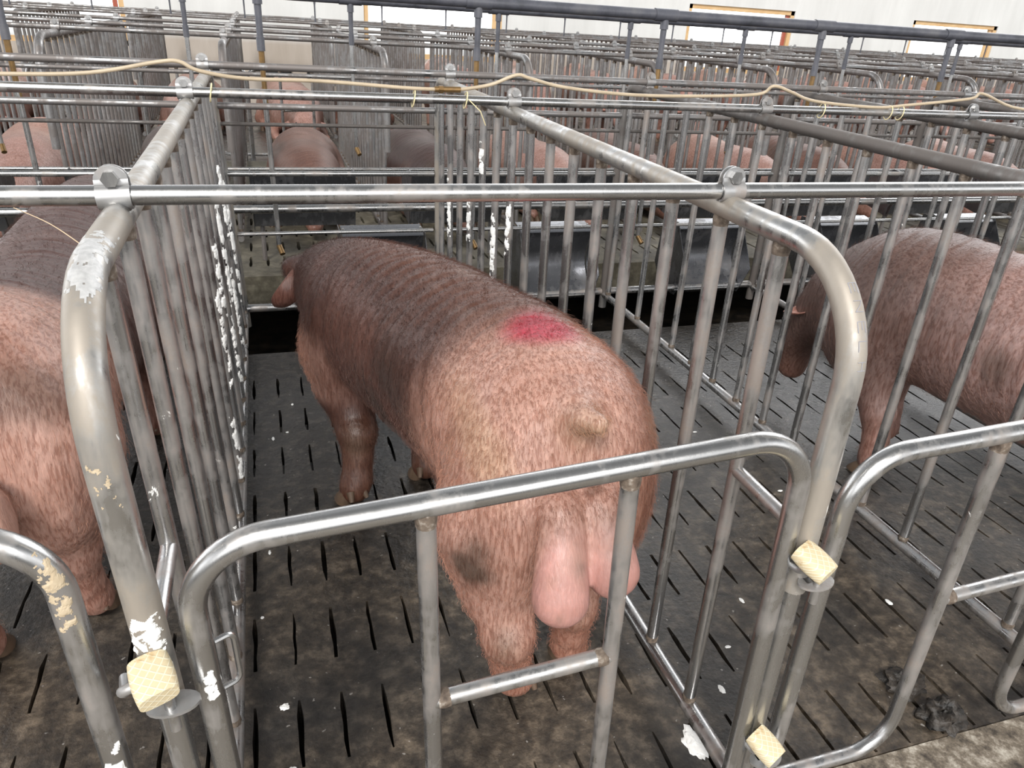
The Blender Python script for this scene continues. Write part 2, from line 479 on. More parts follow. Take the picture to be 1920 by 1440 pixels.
def make_divider(name, front='post', rail='rail', bars='steel_grimy', nseg=14, ylen=(YF, YE), low=0.0, clamps=BARS_Y, nv=NV, first=V1, step=VS):
    root = empty(name)
    y0, y1 = ylen
    # the bent top tube with its front post sleeve
    b = MB()
    pts = fillet([(0, y0, 0.545), (0, y0, H), (0, y1, H), (0, y1, 0.0)], [0, 0.155, 0.085, 0], 12)
    b.tube(pts, RT, 20)
    b.build('top_rail', M[rail], root)
    b = MB(); b.tube([(0, y0, 0.0), (0, y0, 0.56)], 0.0155, 16)
    b.tube([(0, y0, 0.0), (0, y0, 0.006)], 0.032, 16)
    b.build('post_foot', M['steel'], root)
    b = MB(); b.tube([(0, y0, ZB), (0, y1, ZB)], RB, 16)
    b.build('bottom_rail', M[rail if bars == 'steel_far' else 'steel_grimy'], root)
    b = MB(); b.tube([(0, first, 0.64), (0, y0 + 0.012, 0.64)], 0.0115, 12)
    b.build('brace', M['steel_grimy'], root)
    proto = None
    for i in range(nv):
        y = first + i * step
        if y > y1 - 0.04: break
        top = H - RT * 0.6
        if y < y0 + 0.155:
            d = (y0 + 0.155 - y) / 0.155
            top = H - 0.155 + 0.155 * math.sqrt(max(0, 1 - d * d)) - RT * 0.6
        if proto is None or i <= 1:
            b = MB()
            b.tube([(0, 0, ZB), (0, 0, top)], RV, nseg)
            b.cur = 1
            weld_ring(b, (0, 0, top - 0.022), (0, 0, top), RV)
            weld_ring(b, (0, 0, ZB + RB - 0.002), (0, 0, ZB + RB + 0.012), RV)
            bo = b.build('bar', [M[bars], M['weld']], root)
            proto = bo
        else:
            bo = proto.copy(); COL.objects.link(bo); bo.parent = root
        bo.location = (0, y, 0)
    for y in clamps:
        bracket(root, y, BZ + {1.181: 0.006, 2.022: 0.014}.get(y, 0.0))
    return root

# latch plate with pin fixed to the front posts
def latch_plate(parent, z, y=YF):
    b = MB()
    oval = []
    for k in range(20):
        a = 2 * PI * k / 20
        oval.append((0.012 + 0.030 * math.cos(a), y - 0.030 + 0.018 * math.sin(a)))
    b.prism(oval, 'z', z - 0.004, z)
    b.box((0.006, y - 0.016, z - 0.002), (0.02, 0.03, 0.004))
    o = b.build('latch_plate', M['plate'], parent, angle=30)
    p = MB(); p.tube([(0.010, y - 0.036, z - 0.035), (0.010, y - 0.036, z + 0.03)], 0.0065, 12)
    p.build('latch_pin', M['steel'], o)
    return o

# ------------------------------------------------------------------ setting: floor with slots
def slotted_floor(name, x0, x1, y0, y1, z, mat, xs, ys, sw=0.0048, depth=0.07, seed=1):
    """solid slab whose slots are real holes; xs slot centres, ys list of (ya, yb)"""
    r = random.Random(seed)
    b = MB()
    ycuts = [y0]
    for a, c in ys: ycuts += [a, c]
    ycuts.append(y1)
    for j in range(len(ycuts) - 1):
        ya, yb = ycuts[j], ycuts[j + 1]
        if yb - ya < 1e-5: continue
        if j % 2 == 0:      # solid band between two rows of slots
            b.add([(x0, ya, z), (x1, ya, z), (x1, yb, z), (x0, yb, z)], [(0, 1, 2, 3)])
        else:
            px_edge = [(x0, ya + (yb - ya) * t / 4) for t in range(5)]
            n = 5
            for x in xs:
                wob = [r.uniform(-0.0018, 0.0022) for _ in range(n)]
                wob2 = [r.uniform(-0.0018, 0.0022) for _ in range(n)]
                wid = sw * r.uniform(0.75, 1.1)
                L = [(x - wid * (1 if 0 < t < n - 1 else 0.6) + wob[t], ya + (yb - ya) * t / (n - 1)) for t in range(n)]
                Rr2 = [(x + wid * (1 if 0 < t < n - 1 else 0.6) + wob2[t], ya + (yb - ya) * t / (n - 1)) for t in range(n)]
                vs = [(p[0], p[1], z) for p in px_edge] + [(p[0], p[1], z) for p in L]
                b.add(vs, [(t, t + n, t + n + 1, t + 1) for t in range(n - 1)])
                ring = L + Rr2[::-1]; m = len(ring)
                vs = [(p[0], p[1], z) for p in ring] + [(p[0] , p[1], z - depth) for p in ring]
                b.add(vs, [(t, t + m, (t + 1) % m + m, (t + 1) % m) for t in range(m)])
                px_edge = Rr2
            vs = [(p[0], p[1], z) for p in px_edge] + [(x1, ya + (yb - ya) * t / (n - 1), z) for t in range(n)]
            b.add(vs, [(t, t + n, t + n + 1, t + 1) for t in range(n - 1)])
    # outer faces of the slab
    for (a, c) in (((x0, y0), (x1, y0)), ((x1, y0), (x1, y1)), ((x1, y1), (x0, y1)), ((x0, y1), (x0, y0))):
        b.add([(a[0], a[1], z - depth), (c[0], c[1], z - depth), (c[0], c[1], z), (a[0], a[1], z)], [(0, 1, 2, 3)])
    o = b.build(name, mat, smooth=False)
    return tag(o, kind='structure')

xs = [0.073 + 0.0865 * k for k in range(-24, 60)]
ys = [(a, a + 0.165) for a in [-0.85 + 0.26 * k - 0.0 for k in range(10)] if a + 0.165 < 1.85]
ys = [(-0.05 + 0.26 * k, 0.112 + 0.26 * k) for k in range(-1, 8) if 0.112 + 0.26 * k < 1.88]
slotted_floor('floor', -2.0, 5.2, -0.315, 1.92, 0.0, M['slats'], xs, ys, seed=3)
b = MB(); b.box((1.6, -1.397, -0.046), (8, 2.16, 0.09)); tag(b.build('floor_aisle', M['pale'], smooth=False), kind='structure')
b = MB(); b.box((3.0, 4.5, -0.45), (20, 12.0, 0.04)); tag(b.build('floor_pit', M['pit'], smooth=False), kind='structure')
xs2 = [-4 + 0.0865 * k * 1.0 for k in range(0, 150)]
ys2 = [(2.95 + 0.28 * k, 3.12 + 0.28 * k) for k in range(10)]
slotted_floor('floor_middle', -4.5, 10.0, 2.78, 5.95, 0.05, M['kerb'], xs2, ys2, sw=0.008, depth=0.15, seed=5)
b = MB(); b.box((3.0, 9.0, 0.0), (22, 6.1, 0.10)); tag(b.build('floor_back', M['slats_wet'], smooth=False), kind='structure')

# back wall with window openings
WY = 10.0
wins = [(-3.3, -1.3), (1.57, 3.47), (6.35, 8.2), (10.5, 12.3), (14.6, 16.4)]
WZ0, WZ1, WH = 0.70, 1.62, 3.4
b = MB()
edges = [-6.0]
for a, c in wins: edges += [a, c]
edges.append(20.0)
for i in range(len(edges) - 1):
    a, c = edges[i], edges[i + 1]
    if i % 2 == 0: b.box(((a + c) / 2, WY + 0.1, WH / 2 - 0.2), (c - a, 0.2, WH + 0.4))
    else:
        b.box(((a + c) / 2, WY + 0.1, WZ0 / 2 - 0.2), (c - a, 0.2, WZ0 + 0.4))
        b.box(((a + c) / 2, WY + 0.1, (WZ1 + WH) / 2), (c - a, 0.2, WH - WZ1))
tag(b.build('wall_back', M['wall'], smooth=False), kind='structure')
for i, (a, c) in enumerate(wins):
    r = empty('window_%d' % (i + 1), ((a + c) / 2, WY, WZ0)); tag(r, kind='structure')
    w = (c - a) / 2; hh = WZ1 - WZ0
    f = MB()
    f.box((-w + .03, .08, hh / 2), (.06, .12, hh)); f.box((w - .03, .08, hh / 2), (.06, .12, hh))
    f.box((0, .08, .03), (2 * w, .12, .06)); f.box((0, .08, hh - .03), (2 * w, .12, .06))
    f.build('window_frame', M['wood'], r, smooth=False)
    f = MB(); f.box((w - .10, .06, hh / 2), (.05, .04, hh - .12))
    f.build('sash', M['redwood' if i in (2, 0) else 'wood'], r, smooth=False)
    f = MB(); f.box((0, .085, hh / 2), (2 * w - .1, .004, hh - .12)); f.build('window_pane', M['glass'], r, smooth=False)
for i, x in enumerate((-0.25, 0.42, 0.98)):
    b = MB(); b.box((0, 0, 0), (0.36, 0.03, 0.12)); o = b.build('wall_vent', M['vent'], smooth=False); o.location = (x, WY - 0.016, 0.44)
    tag(o, 'small dark slot opening low in the far wall between window bays', 'vent', 'vent slots in the far wall')

# ------------------------------------------------------------------ dividers of the first row
LAB = {
 0: 'steel tube divider with white smeared front bend, left of the red-marked boar',
 1: 'steel tube divider with rounded front corner, right of the red-marked boar',
 2: 'steel tube divider between the empty stall and the boar at the right edge',
 3: 'steel tube divider just behind the boar at the right edge',
 4: 'far right steel divider of the first row, second behind the right-edge boar',
 5: 'third steel divider behind the right-edge boar, top rail reaching the right edge',
 6: 'outermost steel divider of the first row beyond the right edge boar',
 -1: 'leftmost first-row divider, mostly outside the left edge',
}
dA = make_divider('stall_divider', rail='rail', bars='steel_grimy')
dA['category'] = 'stall divider'
dA['group'] = 'tube dividers of the first row of stalls'
latch_plate(dA, 0.578); latch_plate(dA, 0.183)
DIV = {0: dA}
for k in (1, 2, 3, 4, 5, -1):
    DIV[k] = copy_tree(dA)
for k, o in DIV.items():
    o.location = (PX[k], 0, 0)
    o['label'] = LAB[k]
dA.location = (0.046, 0, 0); dA.rotation_euler = (0, -math.atan(0.046 / 1.05), 0)
DIV[1].location = (0.92, 0, 0); DIV[1].rotation_euler = (0, -math.atan(0.02 / 1.05), 0)
for k in (2, 3, 4, 5):
    for ch in DIV[k].children:
        if ch.name.split('.')[0] == 'top_rail':
            ch.data = ch.data.copy(); ch.data.materials[0] = M['rail_dark']
for ch in DIV[0].children:
    if ch.name.split('.')[0] == 'top_rail':
        ch.data = ch.data.copy(); ch.data.materials[0] = M['steel_front'] if 'steel_front' in M else M['rail']

# long cross bars lying over the dividers
def cross_bar(y, z, x0, x1, label, mat, r=BR, group=None, sag=0.0):
    b = MB(); n = 24
    b.tube([(x0 + (x1 - x0) * i / n, 0, sag * math.sin(i * 1.7) ) for i in range(n + 1)], r, 18)
    o = b.build('cross_bar', mat)
    o.location = (0, y, z)
    return tag(o, label, 'cross bar', group)
cross_bar(0.0, BZ, -1.3, 4.9, 'nearest long bright horizontal steel bar running across the stalls', M['steel'])
cross_bar(1.181, BZ + 0.006, -1.3, 5.6, 'second long horizontal bar, with the beige hose tied along it', M['steel'])
cross_bar(2.022, BZ + 0.014, -2.0, 6.4, 'third long horizontal bar with peeling rust marks at far end of first row', M['steel_far'])

# rungs that close the head end of each stall
for k in range(-1, 5):
    if k not in PX: continue
    x0, x1 = PX[k], PX[k + 1]
    side = {-1: 'left of the smeared divider', 0: 'in front of the red-marked boar', 1: 'at the head of the empty stall',
            2: 'at the head of the right-edge boar stall', 3: 'behind the right-edge boar', 4: 'far right of the first row'}[k]
    r_ = tag(empty('head_barrier', (x0, YE, 0)), 'horizontal head-end rails ' + side, 'barrier', 'head-end barriers of the first row')
    for z, rr, mt in ((0.930, 0.0125, 'steel_far'), (0.862, 0.0075, 'rail_dark'), (0.668, 0.0115, 'steel'), (0.417, 0.0085, 'steel'), (0.084, 0.018, 'steel_grimy')):
        b = MB(); b.tube([(RT * 0.8, 0, z), (x1 - x0 - RT * 0.8, 0, z)], rr, 12)
        b.build('rail', M[mt], r_)

# stainless feeders hanging at the head end
def make_feeder():
    r_ = empty('feed_trough')
    r_['category'] = 'feeder'; r_['group'] = 'stainless feeders hanging in the first row'
    prof = [(0.10, 0.410), (0.02, 0.398), (-0.006, 0.385)]
    for i in range(11):
        t = i / 10
        prof.append((0.0 + 0.10 * math.sin(t * PI) ** 1.0 * (0.75 if t < .5 else 0.75) - 0.045 * t, 0.37 - 0.275 * t))
    prof += [(-0.055, 0.080), (-0.03, 0.055), (0.05, 0.05)]
    b = MB(); b.ribbon(prof, 0.012, 0.378, 0.003); b.build('pan', M['sheet'], r_, angle=60)
    for x in (0.006, 0.384):
        b = MB(); poly = [(0.16, 0.40), (0.0, 0.40), (-0.13, 0.20), (-0.05, 0.05), (0.10, 0.04), (0.20, 0.16)]
        b.prism(poly, 'x', x - 0.0015, x + 0.0015); b.build('side_panel', M['sheet'], r_, smooth=False)
    b = MB(); b.tube([(0.0, -0.055, 0.078), (0.39, -0.055, 0.078)], 0.0055, 10); b.build('lip', M['steel'], r_)
    for x in (0.02, 0.37):
        b = MB(); b.tube([(x, 0.045, 0.39), (x, 0.045, 0.412)], 0.006, 8); b.build('hanger', M['steel'], r_)
    return r_
fd = make_feeder()
FL = {0: 'stainless scoop feeder hidden behind the head of the red-marked boar', 1: 'curved stainless feeder in the empty stall, nearest to the red-marked boar',
      2: 'curved stainless feeder in front of the right-edge boar', 3: 'stainless feeder two stalls right of the empty one', -1: 'stainless feeder at the left edge in front of the dark-backed boar', 4: 'rightmost stainless feeder of the first row'}
for k, x in ((1, 1.305), (2, 2.16), (0, 0.47), (-1, -0.42), (3, 3.02), (4, 3.88)):
    o = fd if k == 1 else copy_tree(fd)
    o.location = (x, 2.27, 0); o['label'] = FL[k]

# ------------------------------------------------------------------ gates
def make_gate(w=0.806, x0=0.066):
    r_ = empty('stall_gate')
    r_['category'] = 'gate'; r_['group'] = 'tube gates closing the front of the stalls'
    R1 = 0.0158
    xl, xr = x0, x0 + w
    b = MB()
    # one tube: foot of the hinge post, over the top, down the latch post
    pts = fillet([(xl, 0, 0.045), (xl, 0, 0.768), (xr, 0, 0.795), (xr, 0, 0.045)], [0, 0.095, 0.088, 0], 12)
    b.tube(pts, R1, 20); b.build('frame', M['steel'], r_)
    for i, (xv, xe, sg) in enumerate(((0.337, xl, -1), (0.604, xr, 1))):
        zt = 0.768 + 0.027 * (xv - xl) / w - R1 * 0.5
        b = MB()
        pts = fillet([(xv, 0, zt), (xv, 0, 0.075), (xe, 0, 0.075)], [0, 0.085, 0], 10)
        b.tube(pts, 0.0128, 16)
        b.cur = 1; weld_ring(b, (xv, 0, zt - 0.022), (xv, 0, zt), 0.0128)
        b.build('upright', [M['steel_grimy'], M['weld']], r_)
    b = MB(); b.tube([(0.337, 0, 0.447), (0.604, 0, 0.457)], 0.0125, 16)
    b.cur = 1; weld_ring(b, (0.345, 0, 0.447), (0.362, 0, 0.4475), 0.0125); weld_ring(b, (0.580, 0, 0.456), (0.597, 0, 0.457), 0.0125)
    b.build('cross_piece', [M['steel'], M['weld']], r_)
    # hinge bracket at the hinge post
    b = MB()
    for dz in (0.0,):
        pts = fillet([(xl + 0.010, 0.006, 0.545), (xl + 0.034, 0.018, 0.545), (xl + 0.034, 0.018, 0.622), (xl + 0.010, 0.006, 0.622)], [0, 0.010, 0.010, 0], 5)
        b.tube(pts, 0.0038, 8)
    b.build('hinge_loop', M['steel'], r_)
    for z in (0.605, 0.210):
        b = MB()
        pts = fillet([(xr + 0.006, -0.005, z - 0.030), (xr + 0.010, -0.030, z - 0.028), (xr + 0.010, -0.046, z - 0.010), (xr + 0.035, -0.042, z - 0.008)], [0, 0.012, 0.012, 0], 5)
        b.tube(pts, 0.0062, 12)
        o = b.build('latch_rod', M['plate'], r_)
        # the rubber sleeve slipped over the rod end: a squashed piece of hose
        b = MB(); n = 24; L = 12; vs = []
        for j in range(L + 1):
            t = j / L
            for k in range(n):
                a = 2 * PI * k / n
                ca_, sa_ = math.cos(a), math.sin(a)
                sx = 0.0235 * (abs(ca_) ** 0.55) * (1 if ca_ > 0 else -1)
                sy = (0.0150 if j else 0.0145) * (abs(sa_) ** 0.8) * (1 if sa_ > 0 else -1)
                bul = 1 - 0.10 * (2 * t - 1) ** 2
                vs.append((sx * bul + 0.004 * t, (t - 0.5) * 0.052, sy * bul))
        fs = [(j * n + k, j * n + (k + 1) % n, (j + 1) * n + (k + 1) % n, (j + 1) * n + k) for j in range(L) for k in range(n)]
        fs += [tuple(range(n))[::-1], tuple(range(L * n, L * n + n))]
        b.add(vs, fs)
        g = b.build('latch_sleeve', M['rubber'], r_, angle=50)
        g.location = (xr + 0.020, -0.042, z - 0.006)
        g.rotation_euler = (0.28, 0.0, 0.40)
    return r_
g1 = make_gate()
g0 = copy_tree(g1); g2 = copy_tree(g1); g3 = copy_tree(g1)
for o, x, lean, lab in ((g1, 0.022, 0.034, 'steel tube gate directly behind the red-marked boar, closing its stall'),
                        (g0, -0.905, 0.034, 'gate corner at the lower left edge, spattered with white foam'),
                        (g2, 0.905, 0.012, 'steel tube gate at the lower right, closing the empty stall'),
                        (g3, 1.785, 0.0, 'gate outside the right edge behind the rightmost boar')):
    o.location = (x, YF, 0); o.rotation_euler = (0, -lean, 0); o['label'] = lab
for ch in list(g0.children):
    if ch.name.startswith('latch'):
        ch.location.x += 0.052 if ch.name.startswith('latch_sleeve') else 0.030
def kill(o):
    for ch in list(o.children): kill(ch)
    bpy.data.objects.remove(o)
kill(g3)

# ------------------------------------------------------------------ second and third rows
d2 = make_divider('stall_divider', rail='steel_far', bars='steel_far', nseg=8, ylen=(3.25, 5.98), clamps=(3.72, 4.65, 5.76), nv=20, first=3.36, step=0.142)
for ch in list(d2.children):
    if ch.name.startswith(('brace', 'post_foot')): kill(ch)
ROW2 = [round(-1.80 + 0.872 * k, 3) for k in range(13)]
ROW2 = [-1.61 + 0.815 * k for k in range(14)]
d2['category'] = 'stall divider'
near2 = {1: 'second-row divider standing left of centre, between the pink pig and the dark ones', 2: 'second-row divider just behind the left smeared divider',
         3: 'second-row divider right of the lying brown pig, dark blotch near its top'}
d2['label'] = 'weathered tube divider in the second row of stalls beyond the feeders'
d2['group'] = 'second-row dividers'
for k, x in enumerate(ROW2):
    o = d2 if k == 0 else copy_tree(d2)
    o.location = (x, 0, 0.045)
    if k in near2: o['label'] = near2[k]
for ch in d2.children: pass
def row_copy(src_x, dy, zz, xs_, label, group):
    for x in xs_:
        o = copy_tree(d2); o.location = (x, dy, zz); o['label'] = label; o['group'] = group
row_copy(0, 3.65, 0.05, [-3.5 + 0.875 * k for k in range(21)], 'weathered tube divider in the third row near the back wall', 'third-row dividers')
for j, (y, z, lab) in enumerate(((3.72, BZ + .045, 'nearest cross bar over the second row of dividers'), (4.65, BZ + .045, 'middle cross bar over the second row of dividers'),
                  (5.76, BZ + .045, 'rear cross bar over the second row of dividers'), (7.37, BZ + .05, 'nearest cross bar over the third row of dividers'),
                  (8.30, BZ + .05, 'middle cross bar over the third row of dividers'), (9.41, BZ + .05, 'rear cross bar of the third row, along the back wall'))):
    cross_bar(y, z, -4.2, 9.5 if y < 7 else 14.5, lab, M['steel_far'])
for y, z, lab in ((3.22, 0.50, 'thin bright rail low in front of the second-row pigs'), (3.22, 0.87, 'thin dark rail across the second-row fronts'),
                  (2.62, 0.430, 'thick low steel pipe running behind the feeders'), (3.22, 0.97, 'upper dark rail across the second-row fronts')):
    cross_bar(y, z, -2.8, 9.0, lab, M['steel' if z < 0.6 else 'steel_far'], r=0.019 if z == .43 else 0.010)

# feeders of the second row, backs toward the camera
def make_back_feeder():
    r_ = empty('feed_hopper'); r_['category'] = 'feeder'; r_['group'] = 'second-row feed hoppers'
    b = MB(); b.prism([(0.0, 0.50), (0.02, 0.50), (0.10, 0.22), (0.08, 0.22)], 'x', 0.0, 0.52); b.build('back_panel', M['sheet'], r_, smooth=False)
    for x in (0.002, 0.518):
        b = MB(); b.prism([(0.0, 0.50), (0.08, 0.20), (0.30, 0.24), (0.34, 0.42), (0.12, 0.51)], 'x', x - .002, x + .002); b.build('side_panel', M['sheet'], r_, smooth=False)
    b = MB(); b.tube([(0, 0.0, 0.505), (0.52, 0.0, 0.505)], 0.007, 8); b.build('lip', M['steel'], r_)
    for x in (0.04, 0.48):
        b = MB(); b.tube([(x, 0.14, 0.24), (x, 0.14, 0.018)], 0.012, 8); b.build('leg', M['steel_far'], r_)
    return r_
bf = make_back_feeder()
for k in range(10):
    o = bf if k == 0 else copy_tree(bf)
    o.location = (ROW2[k] + 0.08, 2.92, 0.03)
    o['label'] = 'dark sheet-steel feed hopper backing onto the first row'
# gates at the rear of row two
g2b = copy_tree(g1)
for ch in list(g2b.children):
    if ch.name.startswith(('latch', 'hinge')): kill(ch)
g2b['label'] = 'far tube gate with rounded corners behind the second row'; g2b['group'] = 'rear gates of the second row'
for k in range(11):
    o = g2b if k == 0 else copy_tree(g2b)
    o.location = (ROW2[k], 6.12, 0.004); o.rotation_euler = (0, 0, 0)

# ------------------------------------------------------------------ water pipes, drops and drinkers
def water_pipe(y, z, xs_, x0, x1, label, r=0.0225, zb=1.13, rd=0.0115, foot=True, brass='brass', steel_len=0.78, px=None, coupling=0.95, grp=None):
    r_ = tag(empty('water_pipe', (0, y, z)), label, 'water pipe')
    b = MB(); b.tube([(x0, 0, 0), (x1, 0, 0)], r, 16); b.build('main_pipe', M['pvc'], r_)
    for x in xs_:
        b = MB(); b.tube([(x - 0.055, 0, 0), (x + 0.055, 0, 0)], r * 1.17, 16)
        c_ = b.build('coupling', M['pvc'], r_)
        b = MB()
        b.tube([(x, 0, -r * 0.6), (x, 0, zb - z)], [rd * 1.25, rd], 12)
        b.tube([(x, 0, -r * 0.8), (x, 0, -r - 0.035)], rd * 1.6, 12)
        b.tube([(x, 0, zb - z + .05), (x, 0, zb - z)], rd * 1.35, 12)
        b.build('drop_pipe', M['pvc'], r_)
        if foot:
            b = MB(); b.tube([(x, 0, zb - z), (x, 0, zb - z - 0.06)], rd * 1.0, 8)
            b.tube([(x, 0, zb - z - 0.06), (x + 0.002, 0, zb - z - 0.20)], 0.010, 12)
            b.build('pipe_joint', M[brass], r_)
            b = MB(); b.tube([(x, 0, zb - z - 0.17), (x + 0.008, 0, zb - z - steel_len)], 0.0105, 12); 
            b.build('drinker_pipe', M['steel'], r_)
            b = MB(); b.tube([(x + 0.008, 0, zb - z - steel_len), (x + 0.02, -0.03, zb - z - steel_len - .03)], 0.012, 12); b.build('nipple', M['brass'], r_)
    return r_
water_pipe(2.285, 1.352, (-0.665, 0.203, 1.075, 1.937, 2.785, 3.575, 4.43), -1.6, 7.5, 'nearest dark grey overhead water pipe with drops to the first-row drinkers')
water_pipe(3.12, 1.335, (-1.0, -0.125, 0.644, 1.407, 2.168, 2.903, 3.644, 4.5, 5.4), -2.6, 9.5, 'second dark grey overhead water pipe just behind the nearest one', r=0.021, rd=0.010, brass='steel', steel_len=0.50)
water_pipe(7.9, 1.345, [-3.4 + 0.70 * k for k in range(20)], -4.2, 13.0, 'thin distant water line with drops over the third row', r=0.012, zb=1.1, rd=0.007, foot=False)

# beige hose along the second bar
hp = [(-1.25, 1.10), (-0.80, 1.098), (-0.418, 1.103), (-0.217, 1.113), (-0.056, 1.145), (-0.005, 1.148), (0.040, 1.128), (0.15, 1.112), (0.342, 1.112), (0.575, 1.102), (0.667, 1.101), (0.729, 1.102),
      (0.824, 1.118), (0.896, 1.148), (0.94, 1.140), (1.056, 1.118), (1.268, 1.104), (1.49, 1.106), (1.725, 1.118), (1.769, 1.146), (1.84, 1.13), (1.955, 1.103), (2.202, 1.090), (2.337, 1.100), (2.591, 1.130), (2.644, 1.148), (2.87, 1.100), (3.3, 1.10), (3.49, 1.148), (3.8, 1.10), (4.6, 1.10)]
def smooth_path(P, n=6):
    P = [Vector(p) for p in P]; out = []
    for i in range(len(P) - 1):
        p0 = P[max(0, i - 1)]; p1 = P[i]; p2 = P[i + 1]; p3 = P[min(len(P) - 1, i + 2)]
        for k in range(n):
            t = k / n
            out.append(0.5 * ((2 * p1) + (p2 - p0) * t + (2 * p0 - 5 * p1 + 4 * p2 - p3) * t * t + (3 * p1 - p0 - 3 * p2 + p3) * t ** 3))
    out.append(P[-1]); return out
hose = tag(empty('water_hose', (0, 1.181, 0)), 'beige plastic hose lying along the second cross bar', 'hose')
b = MB(); b.tube(smooth_path([(x, -0.021 if z > 1.125 else -0.004, z + 0.0095) for x, z in hp]), 0.0052, 10); b.build('tubing', M['hose'], hose)
b = MB(); b.tube([(0.66, -0.004, 1.1105), (0.735, -0.004, 1.1115)], 0.0085, 10); b.tube([(0.672, -0.004, 1.1105), (0.684, -0.004, 1.1107)], 0.0115, 6); b.build('brass_connector', M['brass'], hose)
for x in (0.062, 0.60, 0.752, 1.99, 2.27, 2.32):
    b = MB(); pts = []
    for k in range(17):
        a = 2 * PI * k / 16
        pts.append((x + 0.004 * math.sin(a), 0.0175 * math.cos(a), BZ + 0.006 + 0.023 * math.sin(a)))
    b.tube(pts, 0.0018, 6); b.build('cable_tie', M['tie'], hose)
b = MB(); b.tube([(0.757, -0.016, BZ + .01), (0.79, -0.03, BZ - .02), (0.81, -0.02, BZ - .06)], 0.0015, 6); b.build('loose_tie_end', M['tie'], hose)
b = MB(); b.tube(smooth_path([(-0.115, -0.005, BZ - 0.013), (-0.06, -0.08, 1.062), (-0.018, -0.125, 1.045)]), 0.0006, 5)
tag(b.build('loose_thread', M['thread']), 'thin frayed thread hanging from the nearest bar to the smeared divider', 'thread')


# ------------------------------------------------------------------ pigs: one continuous surface from a distance field
def smin(a, b, k):
    h = np.clip(0.5 + 0.5 * (b - a) / k, 0, 1)
    return b + (a - b) * h - k * h * (1 - h)

def f_ell(P, c, r, R=None):
    q = P - np.array(c, np.float32)
    if R is not None: q = q @ np.array(R, np.float32)
    r = np.array(r, np.float32)
    k0 = np.sqrt(((q / r) ** 2).sum(-1)); k1 = np.sqrt(((q / (r * r)) ** 2).sum(-1)) + 1e-6
    return k0 * (k0 - 1) / k1

def f_cap(P, a, b, ra, rb):
    a = np.array(a, np.float32); b = np.array(b, np.float32)
    ab = b - a
    h = np.clip(((P - a) @ ab) / (ab @ ab), 0, 1)
    return np.sqrt((((P - a) - h[..., None] * ab) ** 2).sum(-1)) - (ra + h * (rb - ra))

def catmull(C, n):
    C = np.array(C, float); out = []
    m = len(C) - 1
    for i in range(n):
        u = i / (n - 1) * m; k = min(int(u), m - 1); t = u - k
        p0 = C[max(0, k - 1)]; p1 = C[k]; p2 = C[k + 1]; p3 = C[min(m, k + 2)]
        out.append(0.5 * ((2 * p1) + (p2 - p0) * t + (2 * p0 - 5 * p1 + 4 * p2 - p3) * t * t + (3 * p1 - p0 - 3 * p2 + p3) * t ** 3))
    return np.array(out)

def surface_net(F, o, h):
    S = F < 0
    nx, ny, nz = F.shape
    acc = np.zeros((nx - 1, ny - 1, nz - 1, 3), np.float32); cnt = np.zeros((nx - 1, ny - 1, nz - 1), np.float32)
    edges = []
    for ax in range(3):
        sl0 = [slice(None)] * 3; sl1 = [slice(None)] * 3
        sl0[ax] = slice(0, -1); sl1[ax] = slice(1, None)
        a, b = F[tuple(sl0)], F[tuple(sl1)]
        cr = (S[tuple(sl0)] != S[tuple(sl1)])
        idx = np.argwhere(cr)
        t = a[cr] / (a[cr] - b[cr])
        pos = idx.astype(np.float32); pos[:, ax] += t
        o1, o2 = [d for d in range(3) if d != ax]
        for d1 in (0, -1):
            for d2 in (0, -1):
                c = idx.copy(); c[:, o1] += d1; c[:, o2] += d2
                ok = (c >= 0).all(1) & (c[:, 0] < nx - 1) & (c[:, 1] < ny - 1) & (c[:, 2] < nz - 1)
                np.add.at(acc, tuple(c[ok].T), pos[ok]); np.add.at(cnt, tuple(c[ok].T), 1)
        edges.append((ax, idx, S[tuple(sl0)][cr]))
    used = cnt > 0
    ids = -np.ones(cnt.shape, np.int64); ids[used] = np.arange(used.sum())
    V = (acc[used] / cnt[used][:, None]) * h + np.array(o, np.float32)
    Q = []
    for ax, idx, neg in edges:
        o1, o2 = (ax + 1) % 3, (ax + 2) % 3
        quad = []
        for d1, d2 in ((0, 0), (-1, 0), (-1, -1), (0, -1)):
            c = idx.copy(); c[:, o1] += d1; c[:, o2] += d2
            c = np.clip(c, 0, np.array(cnt.shape) - 1)
            quad.append(ids[tuple(c.T)])
        q = np.stack(quad, 1)
        q[~neg] = q[~neg][:, ::-1]
        Q.append(q[(q >= 0).all(1)])
    return V, np.concatenate(Q)

def vnoise(P, s, seed=0):
    """cheap smooth noise from summed sines, about -1..1"""
    r = np.random.RandomState(seed); out = np.zeros(P.shape[:-1], np.float32)
    for i in range(6):
        d = r.normal(size=3); d /= np.linalg.norm(d); f = s * (0.6 + 1.1 * r.rand())
        out += np.sin(P @ (d * f).astype(np.float32) + r.rand() * 6.28) / 3.2
    return out

